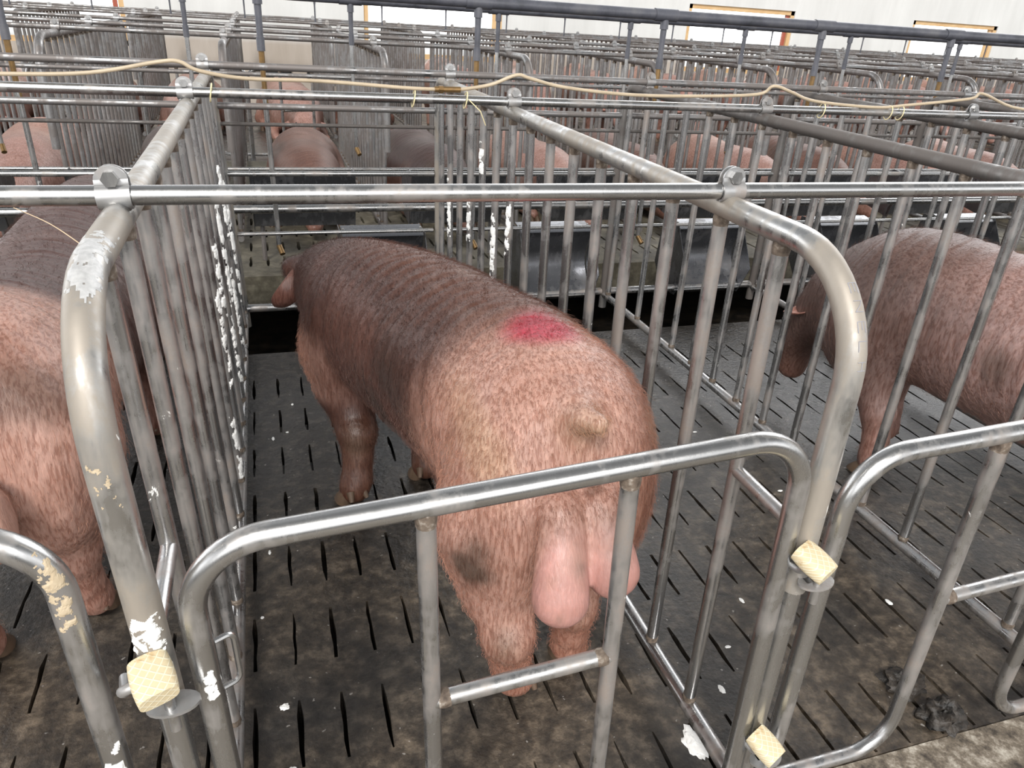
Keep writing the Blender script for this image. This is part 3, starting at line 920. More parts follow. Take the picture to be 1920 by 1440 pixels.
def pig_field(P, S):
    body = None
    spine = catmull(S['spine'], 46)
    for i, c in enumerate(spine):
        d = spine[min(i + 1, 45)] - spine[max(i - 1, 0)]
        yaw = math.atan2(-d[0], d[1])
        Rm = np.array([[math.cos(yaw), -math.sin(yaw), 0], [math.sin(yaw), math.cos(yaw), 0], [0, 0, 1]])
        e = f_ell(P, c[:3], (c[3], max(0.06, min(c[3], c[4]) * 0.55), c[4]), Rm)
        body = e if body is None else np.minimum(body, e)
    for c, r, k in S.get('blobs', ()):
        body = smin(body, f_ell(P, c, r), k)
    for c in S['legs']:
        leg = None
        for (a, ra), (b, rb) in zip(c[:-1], c[1:]):
            q = f_cap(P, a, b, ra, rb)
            leg = q if leg is None else smin(leg, q, 0.022)
        body = smin(body, leg, S.get('legk', 0.065))
    for c, r, eul, k in S.get('extra', ()):
        Rm = np.array(Matrix.Rotation(eul[2], 3, 'Z') @ Matrix.Rotation(eul[1], 3, 'Y') @ Matrix.Rotation(eul[0], 3, 'X'))
        body = smin(body, f_ell(P, c, r, Rm), k)
    for a, b, ra, rb in S.get('stub', ()): body = smin(body, f_cap(P, a, b, ra, rb), 0.010)
    lobes = None
    for a, b, ra, rb in S.get('lobes', ()):
        q = f_cap(P, a, b, ra, rb)
        lobes = q if lobes is None else smin(lobes, q, 0.006)
    if lobes is not None: body = smin(body, lobes, 0.028)
    for c, r, k in S.get('dents', ()):
        body = -smin(-body, f_ell(P, c, r), k)
    return body

def mesh_from(V, Q, name, mat, color=None, coat=None):
    me = bpy.data.meshes.new(name)
    me.vertices.add(len(V)); me.vertices.foreach_set('co', V.astype(np.float32).ravel())
    me.loops.add(len(Q) * 4); me.loops.foreach_set('vertex_index', Q.astype(np.int32).ravel())
    me.polygons.add(len(Q)); me.polygons.foreach_set('loop_start', np.arange(0, len(Q) * 4, 4, dtype=np.int32))
    me.polygons.foreach_set('loop_total', np.full(len(Q), 4, np.int32))
    me.polygons.foreach_set('use_smooth', [True] * len(Q))
    me.update(calc_edges=True); me.validate()
    if color is not None:
        a = me.color_attributes.new('Col', 'FLOAT_COLOR', 'POINT')
        a.data.foreach_set('color', np.concatenate([color, np.ones((len(V), 1)) if coat is None else coat[:, None]], 1).astype(np.float32).ravel())
    me.materials.append(mat)
    return me

def relax(V, Q, it=2):
    for _ in range(it):
        s = np.zeros_like(V); n = np.zeros(len(V))
        for a in range(4):
            i, j = Q[:, a], Q[:, (a + 1) % 4]
            np.add.at(s, i, V[j]); np.add.at(n, i, 1); np.add.at(s, j, V[i]); np.add.at(n, j, 1)
        V = V * 0.5 + 0.5 * s / np.maximum(n, 1)[:, None]
    return V

def vnormals(V, Q):
    n = np.cross(V[Q[:, 2]] - V[Q[:, 0]], V[Q[:, 3]] - V[Q[:, 1]])
    N = np.zeros_like(V)
    for a in range(4): np.add.at(N, Q[:, a], n)
    return N / (np.linalg.norm(N, axis=1)[:, None] + 1e-9)

def field_mesh(S, h):
    lo, hi = np.array(S['lo']), np.array(S['hi'])
    n = np.ceil((hi - lo) / h).astype(int) + 1
    g = np.stack(np.meshgrid(*[lo[i] + h * np.arange(n[i]) for i in range(3)], indexing='ij'), -1).astype(np.float32)
    F = np.empty(g.shape[:3], np.float32)
    for i in range(0, n[0], 24): F[i:i + 24] = pig_field(g[i:i + 24], S)
    return surface_net(F, lo, h)

PINK = np.array((0.42, 0.25, 0.20)); BROWN = np.array((0.058, 0.026, 0.019)); RUST = np.array((0.15, 0.058, 0.030)); DIRT = np.array((0.075, 0.055, 0.042))
def lerp(a, b, t): return a * (1 - t[:, None]) + b * t[:, None]
def sstep(x, a, b):
    t = np.clip((x - a) / (b - a), 0, 1); return t * t * (3 - 2 * t)

def bristles(parent, V, N, C, count, length, dirf, seed, name='bristles', rad=0.00021, keep=None):
    """short hair lying back along the coat, one curves object under the pig"""
    r = np.random.RandomState(seed)
    idx = r.choice(len(V), count, replace=True) if keep is None else r.choice(np.where(keep)[0], count, replace=True)
    p = V[idx] + r.normal(size=(count, 3)) * 0.0035
    n = N[idx]
    d = dirf(p); d = d - n * (d * n).sum(1)[:, None]; d /= np.linalg.norm(d, axis=1)[:, None] + 1e-6
    d = d + r.normal(size=(count, 3)) * 0.18
    L = (length * (0.55 + 0.8 * r.rand(count)) * np.where(p[:, 2] < 0.35, 0.55, 1.0))[:, None]
    lift = 0.20 + 0.22 * r.rand(count)[:, None]
    p = p - n * 0.003
    pts = np.stack([p, p + (d * 0.45 + n * lift) * L * 0.5 + n * 0.002, p + (d * 1.0 + n * lift * 1.1) * L], 1)
    hc = bpy.data.hair_curves.new(name)
    hc.add_curves([3] * count)
    hc.attributes['position'].data.foreach_set('vector', pts.astype(np.float32).ravel())
    if 'radius' not in hc.attributes: hc.attributes.new('radius', 'FLOAT', 'POINT')
    hc.attributes['radius'].data.foreach_set('value', np.tile([rad * 1.3, rad, rad * 0.3], count).astype(np.float32))
    ca_ = hc.attributes.new('hcol', 'FLOAT_COLOR', 'CURVE')
    col = C[idx] * (0.75 + 0.6 * r.rand(count))[:, None]
    col = col * np.array((1.0, 0.90, 0.8)) * 0.85
    ca_.data.foreach_set('color', np.concatenate([col, np.ones((count, 1))], 1).astype(np.float32).ravel())
    hc.materials.append(M['hair'])
    o = bpy.data.objects.new(name, hc); COL.objects.link(o); o.parent = parent
    o['kind'] = 'stuff'
    return o

def hoof_pair(parent, x, y, yaw, s=1.0, z=0.0):
    """two toes and two dew claws of one foot"""
    for sx in (-1, 1):
        b = MB()
        ring = []
        prof = [(0.0, 0.021, 0.034), (0.012, 0.0205, 0.032), (0.030, 0.017, 0.024), (0.046, 0.013, 0.015)]
        n = 14
        for zz, rx, ry in prof:
            ring.append([(sx * 0.0215 * s + rx * s * math.cos(2 * PI * k / n), (ry * math.sin(2 * PI * k / n) * (1.25 if math.sin(2 * PI * k / n) > 0 else .8) + 0.024 - zz * 0.45) * s, zz * s) for k in range(n)])
        vs = [v for r_ in ring for v in r_]
        fs = [(j * n + k, j * n + (k + 1) % n, (j + 1) * n + (k + 1) % n, (j + 1) * n + k) for j in range(3) for k in range(n)]
        fs += [tuple(range(n))[::-1], tuple(range(3 * n, 4 * n))]
        b.add(vs, fs)
        b.tube([(sx * 0.019 * s, -0.022 * s, 0.058 * s), (sx * 0.024 * s, -0.040 * s, 0.034 * s)], [0.012 * s, 0.006 * s], 8)
        o = b.build('hoof', M['hoof'], parent, angle=60)
        o.location = (x, y, z); o.rotation_euler = (0, 0, yaw)

# the boar in the middle: built where it stands ---------------------------------
MAIN = dict(
    lo=(0.10, -0.36, -0.01), hi=(0.96, 2.16, 0.90),
    spine=[(0.672, 0.02, 0.545, 0.150, 0.175), (0.680, 0.14, 0.540, 0.198, 0.230), (0.658, 0.30, 0.545, 0.208, 0.236), (0.620, 0.46, 0.535, 0.208, 0.236),
           (0.572, 0.64, 0.527, 0.208, 0.236), (0.518, 0.82, 0.520, 0.208, 0.228), (0.462, 0.98, 0.512, 0.196, 0.214), (0.418, 1.12, 0.508, 0.172, 0.192), (0.388, 1.25, 0.498, 0.145, 0.168), (0.358, 1.38, 0.475, 0.122, 0.142), (0.338, 1.50, 0.430, 0.108, 0.122), (0.335, 1.62, 0.365, 0.082, 0.088), (0.340, 1.74, 0.300, 0.058, 0.060), (0.343, 1.82, 0.272, 0.049, 0.049)],
    blobs=[((0.562, 0.05, 0.46), (0.092, 0.140, 0.19), 0.06), ((0.752, 0.08, 0.47), (0.105, 0.150, 0.20), 0.07), ((0.680, 0.10, 0.61), (0.15, 0.16, 0.155), 0.06),
           ((0.362, 0.99, 0.43), (0.095, 0.15, 0.17), 0.07), ((0.55, 1.02, 0.44), (0.105, 0.16, 0.18), 0.08)],
    legs=[[((0.540, 0.06, 0.42), 0.105), ((0.553, 0.035, 0.31), 0.072), ((0.562, -0.030, 0.225), 0.050), ((0.582, -0.005, 0.12), 0.036), ((0.595, 0.010, 0.065), 0.038), ((0.606, 0.022, 0.045), 0.040)],
          [((0.730, 0.10, 0.42), 0.105), ((0.725, 0.090, 0.31), 0.072), ((0.722, 0.025, 0.225), 0.048), ((0.735, 0.05, 0.12), 0.035), ((0.742, 0.065, 0.065), 0.037), ((0.750, 0.075, 0.045), 0.039)],
          [((0.345, 0.98, 0.40), 0.105), ((0.352, 0.95, 0.31), 0.080), ((0.375, 0.85, 0.205), 0.054), ((0.372, 0.83, 0.13), 0.040), ((0.365, 0.81, 0.07), 0.042), ((0.355, 0.80, 0.045), 0.044)],
          [((0.545, 1.02, 0.40), 0.100), ((0.555, 1.00, 0.30), 0.072), ((0.580, 0.92, 0.20), 0.050), ((0.583, 0.90, 0.12), 0.037), ((0.583, 0.885, 0.065), 0.039), ((0.580, 0.875, 0.045), 0.041)]],
    extra=[  # tail stub, anus fold, scrotum, penis sheath, knees, head, ears
        ((0.655, -0.045, 0.718), (0.026, 0.060, 0.026), (0, 0, 0), 0.045),
        ((0.655, -0.130, 0.640), (0.022, 0.016, 0.020), (0, 0, 0), 0.02),
        ((0.545, 0.45, 0.30), (0.035, 0.12, 0.03), (0, 0, 0), 0.05),
        ((0.562, -0.055, 0.222), (0.026, 0.022, 0.036), (0, 0, 0), 0.02), ((0.722, 0.0, 0.222), (0.026, 0.022, 0.036), (0, 0, 0), 0.02),
        ((0.372, 0.815, 0.215), (0.036, 0.03, 0.034), (0, 0, 0), 0.02), ((0.582, 0.89, 0.205), (0.034, 0.028, 0.032), (0, 0, 0), 0.02),
        ((0.262, 1.46, 0.500), (0.060, 0.050, 0.040), (0, 0.5, 0.1), 0.045), ((0.425, 1.46, 0.500), (0.055, 0.050, 0.040), (0, -0.5, -0.1), 0.045),
    ],
    stub=[((0.652, -0.080, 0.730), (0.662, -0.112, 0.731), 0.0175, 0.0185)],
    lobes=[((0.618, -0.100, 0.555), (0.603, -0.163, 0.428), 0.040, 0.050), ((0.690, -0.095, 0.555), (0.706, -0.145, 0.452), 0.040, 0.049)],
    dents=[],
)
def ear_mesh(parent, base, tip, side, w, mat, col, thick=0.007):
    """a leaf-shaped ear that folds over and hangs from base to tip"""
    base, tip, side = Vector(base), Vector(tip), Vector(side).normalized()
    ax = tip - base; L = ax.length; ax.normalize()
    nn = ax.cross(side).normalized()
    nU, nV = 13, 11
    def pt(u, v, off):
        ww = w * (0.55 + 0.9 * u) * math.sqrt(max(0.0, 1 - u ** 2.6)) if u > .0 else w * 0.55
        ww = w * (0.72 + 0.62 * u - 0.05) * math.sqrt(max(1e-4, 1 - u ** 2.4))
        bend = 0.30 * L * math.sin(PI * min(1, u * 0.9)) 
        cup = 0.35 * ww * (1 - v * v)
        return base + ax * (u * L) + side * (v * ww) + nn * (bend + cup + off)
    V_ = []; F_ = []
    for off in (0, thick):
        for i in range(nU):
            for j in range(nV):
                V_.append(pt(i / (nU - 1), -1 + 2 * j / (nV - 1), off))
    m = nU * nV
    for i in range(nU - 1):
        for j in range(nV - 1):
            a = i * nV + j
            F_.append((a, a + 1, a + nV + 1, a + nV)); F_.append((a + m, a + nV + m, a + nV + 1 + m, a + 1 + m))
    rim = [j for j in range(nV)] + [i * nV + nV - 1 for i in range(1, nU)] + [(nU - 1) * nV + j for j in range(nV - 2, -1, -1)] + [i * nV for i in range(nU - 2, 0, -1)]
    for a, c in zip(rim, rim[1:] + rim[:1]): F_.append((a, a + m, c + m, c))
    me = bpy.data.meshes.new('ear'); me.from_pydata([tuple(v) for v in V_], [], F_); me.update()
    me.polygons.foreach_set('use_smooth', [True] * len(me.polygons))
    ca_ = me.color_attributes.new('Col', 'FLOAT_COLOR', 'POINT')
    ca_.data.foreach_set('color', np.tile([*col, 1.0], len(V_)).astype(np.float32))
    me.materials.append(mat)
    o = bpy.data.objects.new('ear', me); COL.objects.link(o); o.parent = parent
    sd = o.modifiers.new('sub', 'SUBSURF'); sd.levels = 1; sd.render_levels = 1
    return o

def main_boar():
    V, Q = field_mesh(MAIN, 0.0085)
    V = relax(V, Q, 2); N = vnormals(V, Q)
    x, y, z = V.T
    sp = catmull(MAIN['spine'], 46)
    # side-to-side coordinate relative to the spine
    cx = np.interp(y, sp[:, 1], sp[:, 0]); lat = x - cx
    # flank wrinkles and skin folds
    wave = np.sin((y + 0.28 * lat + 0.10 * (z - 0.5) + 0.016 * vnoise(V, 14, 3)) * 150)
    amp = 0.0022 * sstep(y, 0.30, 0.42) * (1 - sstep(y, 0.78, 0.95)) * sstep(z, 0.40, 0.5) * (1 - sstep(z, 0.70, 0.74))
    amp = amp * (0.35 + 0.75 * sstep(vnoise(V, 13, 61), -0.5, 0.7))
    V = V + N * (wave * amp)[:, None] + N * (0.0016 * vnoise(V, 26, 5) * (z > 0.1))[:, None]
    # crease behind the shoulder and in front of the thigh
    cr = np.exp(-((y - (0.84 + 0.25 * (z - 0.4))) / 0.022) ** 2) * sstep(z, 0.25, 0.36) * (1 - sstep(z, 0.55, 0.68)) * (lat < 0)
    cr2 = np.exp(-((y - (0.25 + 0.35 * (z - 0.4))) / 0.022) ** 2) * sstep(z, 0.25, 0.36) * (1 - sstep(z, 0.60, 0.70))
    V = V - N * ((cr + cr2 * 0.9) * 0.012)[:, None]
    N = vnormals(V, Q)
    # coat colours: pink hindquarters, red-brown forehand with its shade painted in, mud blotches, dye mark
    fore = sstep(y + 0.30 * (z - 0.6) - 0.15 * lat + 0.03 * vnoise(V, 9, 1), 0.20, 0.42)
    C = lerp(np.tile(PINK, (len(V), 1)), BROWN * 1.15, fore)
    mid = fore * sstep(vnoise(V, 11, 8) + 0.4 * vnoise(V, 30, 9), 0.0, 0.9)
    C = lerp(C, np.array((0.130, 0.066, 0.053)), mid * 0.6)
    ridge = sstep(z, 0.68, 0.74) * np.exp(-(lat / 0.10) ** 2)
    C = lerp(C, RUST, ridge * fore * 0.55 + 0.0 * z)
    right = sstep(lat + 0.02 * vnoise(V, 16, 44), 0.03, 0.17) * (1 - fore)
    C = lerp(C, RUST * 1.0, right * 0.75)
    tan_ = sstep(vnoise(V, 13, 12), 0.25, 0.8) * (1 - fore) * sstep(z, 0.5, 0.6)
    C = lerp(C, np.array((0.50, 0.36, 0.21)), tan_ * 0.35)
    legm = 1 - sstep(z, 0.16, 0.34)
    C = lerp(C, np.array((0.34, 0.17, 0.12)), legm * 0.75 * (y < 0.5))
    C = lerp(C, np.array((0.105, 0.046, 0.028)), (1 - sstep(z, 0.20, 0.30)) * 0.9 * (y > 0.5))
    shd = sstep(-lat, 0.10, 0.17) * np.exp(-((y - 0.98) / 0.10) ** 2) * sstep(z, 0.26, 0.32) * (1 - sstep(z, 0.42, 0.52))
    C = lerp(C, PINK * 0.85, np.clip(shd * 1.3, 0, 1))
    C = lerp(C, np.array((0.22, 0.085, 0.07)), np.exp(-(((x - 0.662) / .018) ** 2 + ((y + 0.15) / .04) ** 2 + ((z - 0.672) / .016) ** 2)) * 0.8)
    knee = sum(np.exp(-(((x - a) / .03) ** 2 + ((y - b_) / .035) ** 2 + ((z - c) / .045) ** 2)) for a, b_, c in ((0.545, -0.07, 0.24), (0.71, 0.0, 0.24), (0.36, 0.80, 0.20)))
    C = lerp(C, DIRT * 2.2, np.clip(knee, 0, 1) * 0.7)
    mud = sum(np.exp(-(((x - a) / r1) ** 2 + ((y - b_) / r1) ** 2 + ((z - c) / r2) ** 2)) for a, b_, c, r1, r2 in
              ((0.475, -0.05, 0.43, .045, .05), (0.548, -0.105, 0.435, .012, .014), (0.470, -0.03, 0.405, .04, .03), (0.628, -0.175, 0.525, .022, .05), (0.700, -0.160, 0.53, .026, .05), (0.583, -0.215, 0.425, .011, .013), (0.655, -0.15, 0.635, .025, .018), (0.50, 0.30, 0.50, .01, .1)))
    mud = np.clip(mud * (0.75 + 0.5 * vnoise(V, 60, 4)), 0, 1)
    C = lerp(C, DIRT, mud * 0.85)
    flankmud = np.exp(-((y - 0.50) / .12) ** 2 - ((z - 0.47) / .14) ** 2) * (lat < 0) * sstep(vnoise(V, 22, 6), -0.9, 0.4)
    C = lerp(C, np.array((0.050, 0.040, 0.036)), flankmud * 0.85)
    tail = np.exp(-(((x - 0.66) / .045) ** 2 + ((y + 0.12) / .07) ** 2 + ((z - 0.70) / .045) ** 2))
    C = lerp(C, np.array((0.46, 0.36, 0.24)), np.clip(tail, 0, 1) * 0.75)
    tl = sstep(vnoise(V, 30, 17), 0.1, 0.8) * np.exp(-(((x - 0.47) / .09) ** 2 + ((y + 0.02) / .16) ** 2 + ((z - 0.62) / .05) ** 2))
    C = lerp(C, np.array((0.46, 0.32, 0.15)), np.clip(tl, 0, 1) * 0.7)
    ball = sstep(-y, 0.125, 0.16) * (1 - sstep(z, 0.52, 0.58)) * sstep(z, 0.36, 0.38)
    C = lerp(C, np.array((0.43, 0.225, 0.20)) , ball * 0.85 * (1 - mud))
    C = lerp(C, np.array((0.36, 0.20, 0.16)), ball * 0.55 * sstep(vnoise(V, 55, 71) + 0.5 * vnoise(V, 120, 72), 0.1, 0.9))
    d = np.sqrt(((x - 0.672) / 0.078) ** 2 + ((y - 0.205) / 0.120) ** 2) + 0.16 * vnoise(V, 45, 2)
    red = (1 - sstep(d, 0.45, 1.05)) * (z > 0.66)
    C = lerp(C, np.array((0.36, 0.012, 0.040)), red * 0.92)
    scur = np.exp(-((x - 0.585) / .035) ** 2 - ((y - 0.50) / .13) ** 2) * (z > 0.68) * sstep(vnoise(V, 50, 21), -0.2, 0.7)
    C = lerp(C, np.array((0.50, 0.42, 0.38)), np.clip(scur, 0, 1) * 0.6)
    C = np.clip(C, 0, 1)
    root = bpy.data.objects.new('boar', mesh_from(V, Q, 'boar', M['skin'], C, 1 - 0.85 * ball)); COL.objects.link(root)
    tag(root, 'large red-brown and pink boar from behind, with a red dye mark on its rump', 'boar')
    def flow(p):
        tx = np.interp(p[:, 1], sp[:, 1], np.gradient(sp[:, 0], sp[:, 1]))
        d = np.stack([-tx, -np.ones(len(p)), -0.55 - 0.6 * np.abs(p[:, 0] - np.interp(p[:, 1], sp[:, 1], sp[:, 0])) / 0.2], 1)
        d[:, 0] += 1.1 * (p[:, 0] - np.interp(p[:, 1], sp[:, 1], sp[:, 0]))
        return d
    keep = ~((y < -0.12) & (z < 0.56) & (z > 0.33)) & (z > 0.06)
    bristles(root, V, N, C * (0.62 + 0.45 * np.random.RandomState(3).rand(len(C), 1)) * np.array((0.98, 0.86, 0.80)), 140000, 0.012, flow, 1, keep=keep)
    for (hx, hy, yw) in ((0.611, 0.025, 0.1), (0.755, 0.078, -0.1), (0.350, 0.79, 0.35), (0.575, 0.872, 0.1)):
        hoof_pair(root, hx, hy, yw)
    ear_mesh(root, (0.285, 1.430, 0.530), (0.172, 1.430, 0.392), (0.83, 0.0, -0.55), 0.043, M['skin'], (0.17, 0.08, 0.062))
    ear_mesh(root, (0.425, 1.475, 0.515), (0.515, 1.57, 0.40), (0.10, -0.9, 0.1), 0.050, M['skin'], (0.17, 0.07, 0.05))
    for ex in (0.268, 0.412):
        bpy_eye = MB(); n = 10
        vs = []; 
        for i in range(7):
            th = PI * i / 6
            for k in range(n): vs.append((0.009 * math.sin(th) * math.cos(2 * PI * k / n), 0.009 * math.sin(th) * math.sin(2 * PI * k / n), 0.009 * math.cos(th)))
        bpy_eye.add(vs, [(i * n + k, i * n + (k + 1) % n, (i + 1) * n + (k + 1) % n, (i + 1) * n + k) for i in range(6) for k in range(n)])
        o = bpy_eye.build('eye', M['eye'], root); o.location = (ex, 1.62, 0.385)
    return root
boar = main_boar()

# ------------------------------------------------------------------ other pigs, local frame: rump at the origin, facing +Y
def stand_spec(head='up', lean=0.0, fat=1.0):
    if head == 'up':
        hs = [(0, 1.00, 0.545, 0.200, 0.215), (0, 1.15, 0.575, 0.180, 0.195), (0, 1.29, 0.605, 0.150, 0.165), (0, 1.42, 0.620, 0.130, 0.140), (0, 1.54, 0.590, 0.105, 0.115), (0, 1.66, 0.545, 0.075, 0.080), (0, 1.76, 0.51, 0.055, 0.056), (0, 1.82, 0.495, 0.048, 0.048)]
        ears = [((-0.085, 1.47, 0.70), (-0.21, 1.60, 0.62), (0.25, 0.7, -.1)), ((0.085, 1.47, 0.70), (0.21, 1.60, 0.62), (0.25, -0.7, .1))]
        eyes = [(-0.078, 1.60, 0.60), (0.078, 1.60, 0.60)]
    elif head == 'tuck':
        hs = [(0, 1.00, 0.525, 0.205, 0.215), (0, 1.12, 0.495, 0.185, 0.190), (0, 1.22, 0.445, 0.155, 0.165), (0, 1.29, 0.385, 0.130, 0.135), (0, 1.33, 0.31, 0.105, 0.11), (0, 1.355, 0.24, 0.080, 0.082), (0, 1.365, 0.180, 0.058, 0.058), (0, 1.37, 0.150, 0.050, 0.048)]
        ears = [((-0.09, 1.24, 0.53), (-0.20, 1.30, 0.42), (0.2, 0.8, -.1)), ((0.09, 1.24, 0.53), (0.20, 1.30, 0.42), (0.2, -0.8, .1))]
        eyes = [(-0.100, 1.37, 0.345), (0.100, 1.37, 0.345)]
    else:
        hs = [(0, 1.00, 0.520, 0.200, 0.215), (0, 1.14, 0.495, 0.180, 0.185), (0, 1.26, 0.455, 0.150, 0.155), (0, 1.37, 0.405, 0.125, 0.130), (0, 1.46, 0.345, 0.105, 0.110), (0, 1.54, 0.275, 0.080, 0.080), (0, 1.60, 0.21, 0.058, 0.056), (0, 1.63, 0.175, 0.050, 0.048)]
        ears = [((-0.085, 1.35, 0.50), (-0.20, 1.43, 0.40), (0.2, 0.8, -.1)), ((0.085, 1.35, 0.50), (0.20, 1.43, 0.40), (0.2, -0.8, .1))]
        eyes = [(-0.088, 1.50, 0.345), (0.088, 1.50, 0.345)]
    sp = [(0, 0.02, 0.555, 0.165 * fat, 0.175), (0, 0.14, 0.545, 0.205 * fat, 0.225), (lean * .3, 0.30, 0.540, 0.205 * fat, 0.232), (lean, 0.48, 0.520, 0.205 * fat, 0.225),
          (lean, 0.66, 0.515, 0.21 * fat, 0.228), (lean * .6, 0.84, 0.525, 0.215 * fat, 0.225)] + hs
    L = []
    for sx, dy, kx in ((-1, 0.0, 0.10), (1, 0.10, 0.10)):
        x = sx * kx
        L.append([((x * 1.0, 0.06 + dy, 0.42), 0.105), ((x * 1.0, 0.045 + dy, 0.31), 0.072), ((x * .95, -0.020 + dy, 0.225), 0.050), ((x * .95, 0.01 + dy, 0.12), 0.036), ((x * .98, 0.03 + dy, 0.065), 0.038), ((x, 0.04 + dy, 0.045), 0.040)])
    for sx, dy in ((-1, -0.10), (1, 0.05)):
        x = sx * 0.115
        L.append([((x, 0.98 + dy * .3, 0.40), 0.105), ((x, 0.97 + dy * .6, 0.30), 0.076), ((x * 1.05, 0.95 + dy, 0.205), 0.052), ((x * 1.05, 0.93 + dy, 0.12), 0.039), ((x * 1.05, 0.925 + dy, 0.065), 0.041), ((x * 1.05, 0.92 + dy, 0.045), 0.043)])
    top = hs[-1]
    return dict(lo=(-0.34, -0.30, -0.01), hi=(0.34, 1.98, 0.92), spine=sp, legs=L, ears=ears, eyes=eyes,
                blobs=[((sx * .10, 0.07, 0.46), (0.105, 0.15, 0.20), 0.07) for sx in (-1, 1)] + [((0, 0.10, 0.62), (0.15, 0.16, 0.155), 0.07)] + [((sx * .11, 1.0, 0.44), (0.105, 0.16, 0.18), 0.08) for sx in (-1, 1)],
                extra=[((0.01, -0.115, 0.700), (0.030, 0.04, 0.026), (-0.5, 0, 0), 0.03), ((0.012, -0.145, 0.690), (0.018, 0.024, 0.018), (-.6, 0, 0), .014),
                       ((-0.038, -0.135, 0.485), (0.044, 0.045, 0.085), (0.22, 0.05, 0), 0.04), ((0.042, -0.130, 0.485), (0.044, 0.042, 0.082), (0.20, -0.1, 0), 0.03),
                       ((-0.042, -0.158, 0.440), (0.045, 0.044, 0.062), (0.25, 0, 0), 0.02), ((0.046, -0.148, 0.445), (0.044, 0.042, 0.060), (0.25, -0.1, 0), 0.012),
                       ((0, 0.46, 0.30), (0.035, 0.12, 0.03), (0, 0, 0), 0.05),
                       ((-0.088, -0.045, 0.225), (0.027, 0.022, 0.036), (0, 0, 0), 0.02), ((0.088, 0.055, 0.225), (0.027, 0.022, 0.036), (0, 0, 0), 0.02)]
                + [((e[0][0] * .8, e[0][1] - .01, e[0][2] - .02), (.045, .045, .035), (0, 0, 0), .04) for e in ears],
                dents=[((sx * 0.018, top[1] + 0.052, top[2] + 0.004), (0.008, 0.014, 0.011), 0.006) for sx in (-1, 1)])

def lying_spec():
    sp = [(0, 0.02, 0.20, 0.20, 0.19), (0.01, 0.18, 0.235, 0.25, 0.24), (0.02, 0.36, 0.235, 0.25, 0.24), (0.02, 0.54, 0.225, 0.24, 0.23), (0.0, 0.72, 0.225, 0.24, 0.23), (-0.02, 0.90, 0.230, 0.225, 0.225),
          (-0.03, 1.06, 0.225, 0.19, 0.195), (-0.03, 1.20, 0.205, 0.155, 0.165), (-0.03, 1.32, 0.180, 0.13, 0.14), (-0.03, 1.43, 0.155, 0.105, 0.115), (-0.03, 1.53, 0.12, 0.075, 0.08), (-0.03, 1.62, 0.095, 0.055, 0.056), (-0.03, 1.67, 0.085, 0.048, 0.046)]
    L = []
    for sx in (-1, 1):
        L.append([((sx * .17, 0.16, 0.17), 0.12), ((sx * .25, 0.36, 0.10), 0.075), ((sx * .25, 0.20, 0.055), 0.048), ((sx * .25, 0.40, 0.045), 0.036), ((sx * .25, 0.47, 0.042), 0.040)])
        L.append([((sx * .14, 0.96, 0.17), 0.10), ((sx * .21, 0.88, 0.09), 0.062), ((sx * .22, 1.05, 0.055), 0.045), ((sx * .215, 1.20, 0.045), 0.037), ((sx * .215, 1.26, 0.042), 0.042)])
    return dict(lo=(-0.42, -0.30, -0.03), hi=(0.42, 1.80, 0.56), spine=sp, legs=L, legk=0.05,
                ears=[((-0.11, 1.24, 0.30), (-0.22, 1.36, 0.20), (0.2, 0.8, -.1)), ((0.06, 1.24, 0.30), (0.17, 1.36, 0.20), (0.2, -0.8, .1))], eyes=[(-0.115, 1.44, 0.20), (0.06, 1.44, 0.20)],
                blobs=[((sx * .12, 0.14, 0.20), (0.14, 0.18, 0.18), 0.07) for sx in (-1, 1)], extra=[((0.01, -0.165, 0.26), (0.02, 0.04, 0.02), (-.6, 0, 0), .02)], dents=[])

def small_eye(root, p, r=0.009):
    b = MB(); n = 8; vs = []
    for i in range(7):
        th = PI * i / 6
        for k in range(n): vs.append((r * math.sin(th) * math.cos(2 * PI * k / n), r * math.sin(th) * math.sin(2 * PI * k / n), r * math.cos(th)))
    b.add(vs, [(i * n + k, i * n + (k + 1) % n, (i + 1) * n + (k + 1) % n, (i + 1) * n + k) for i in range(6) for k in range(n)])
    o = b.build('eye', M['eye'], root); o.location = p

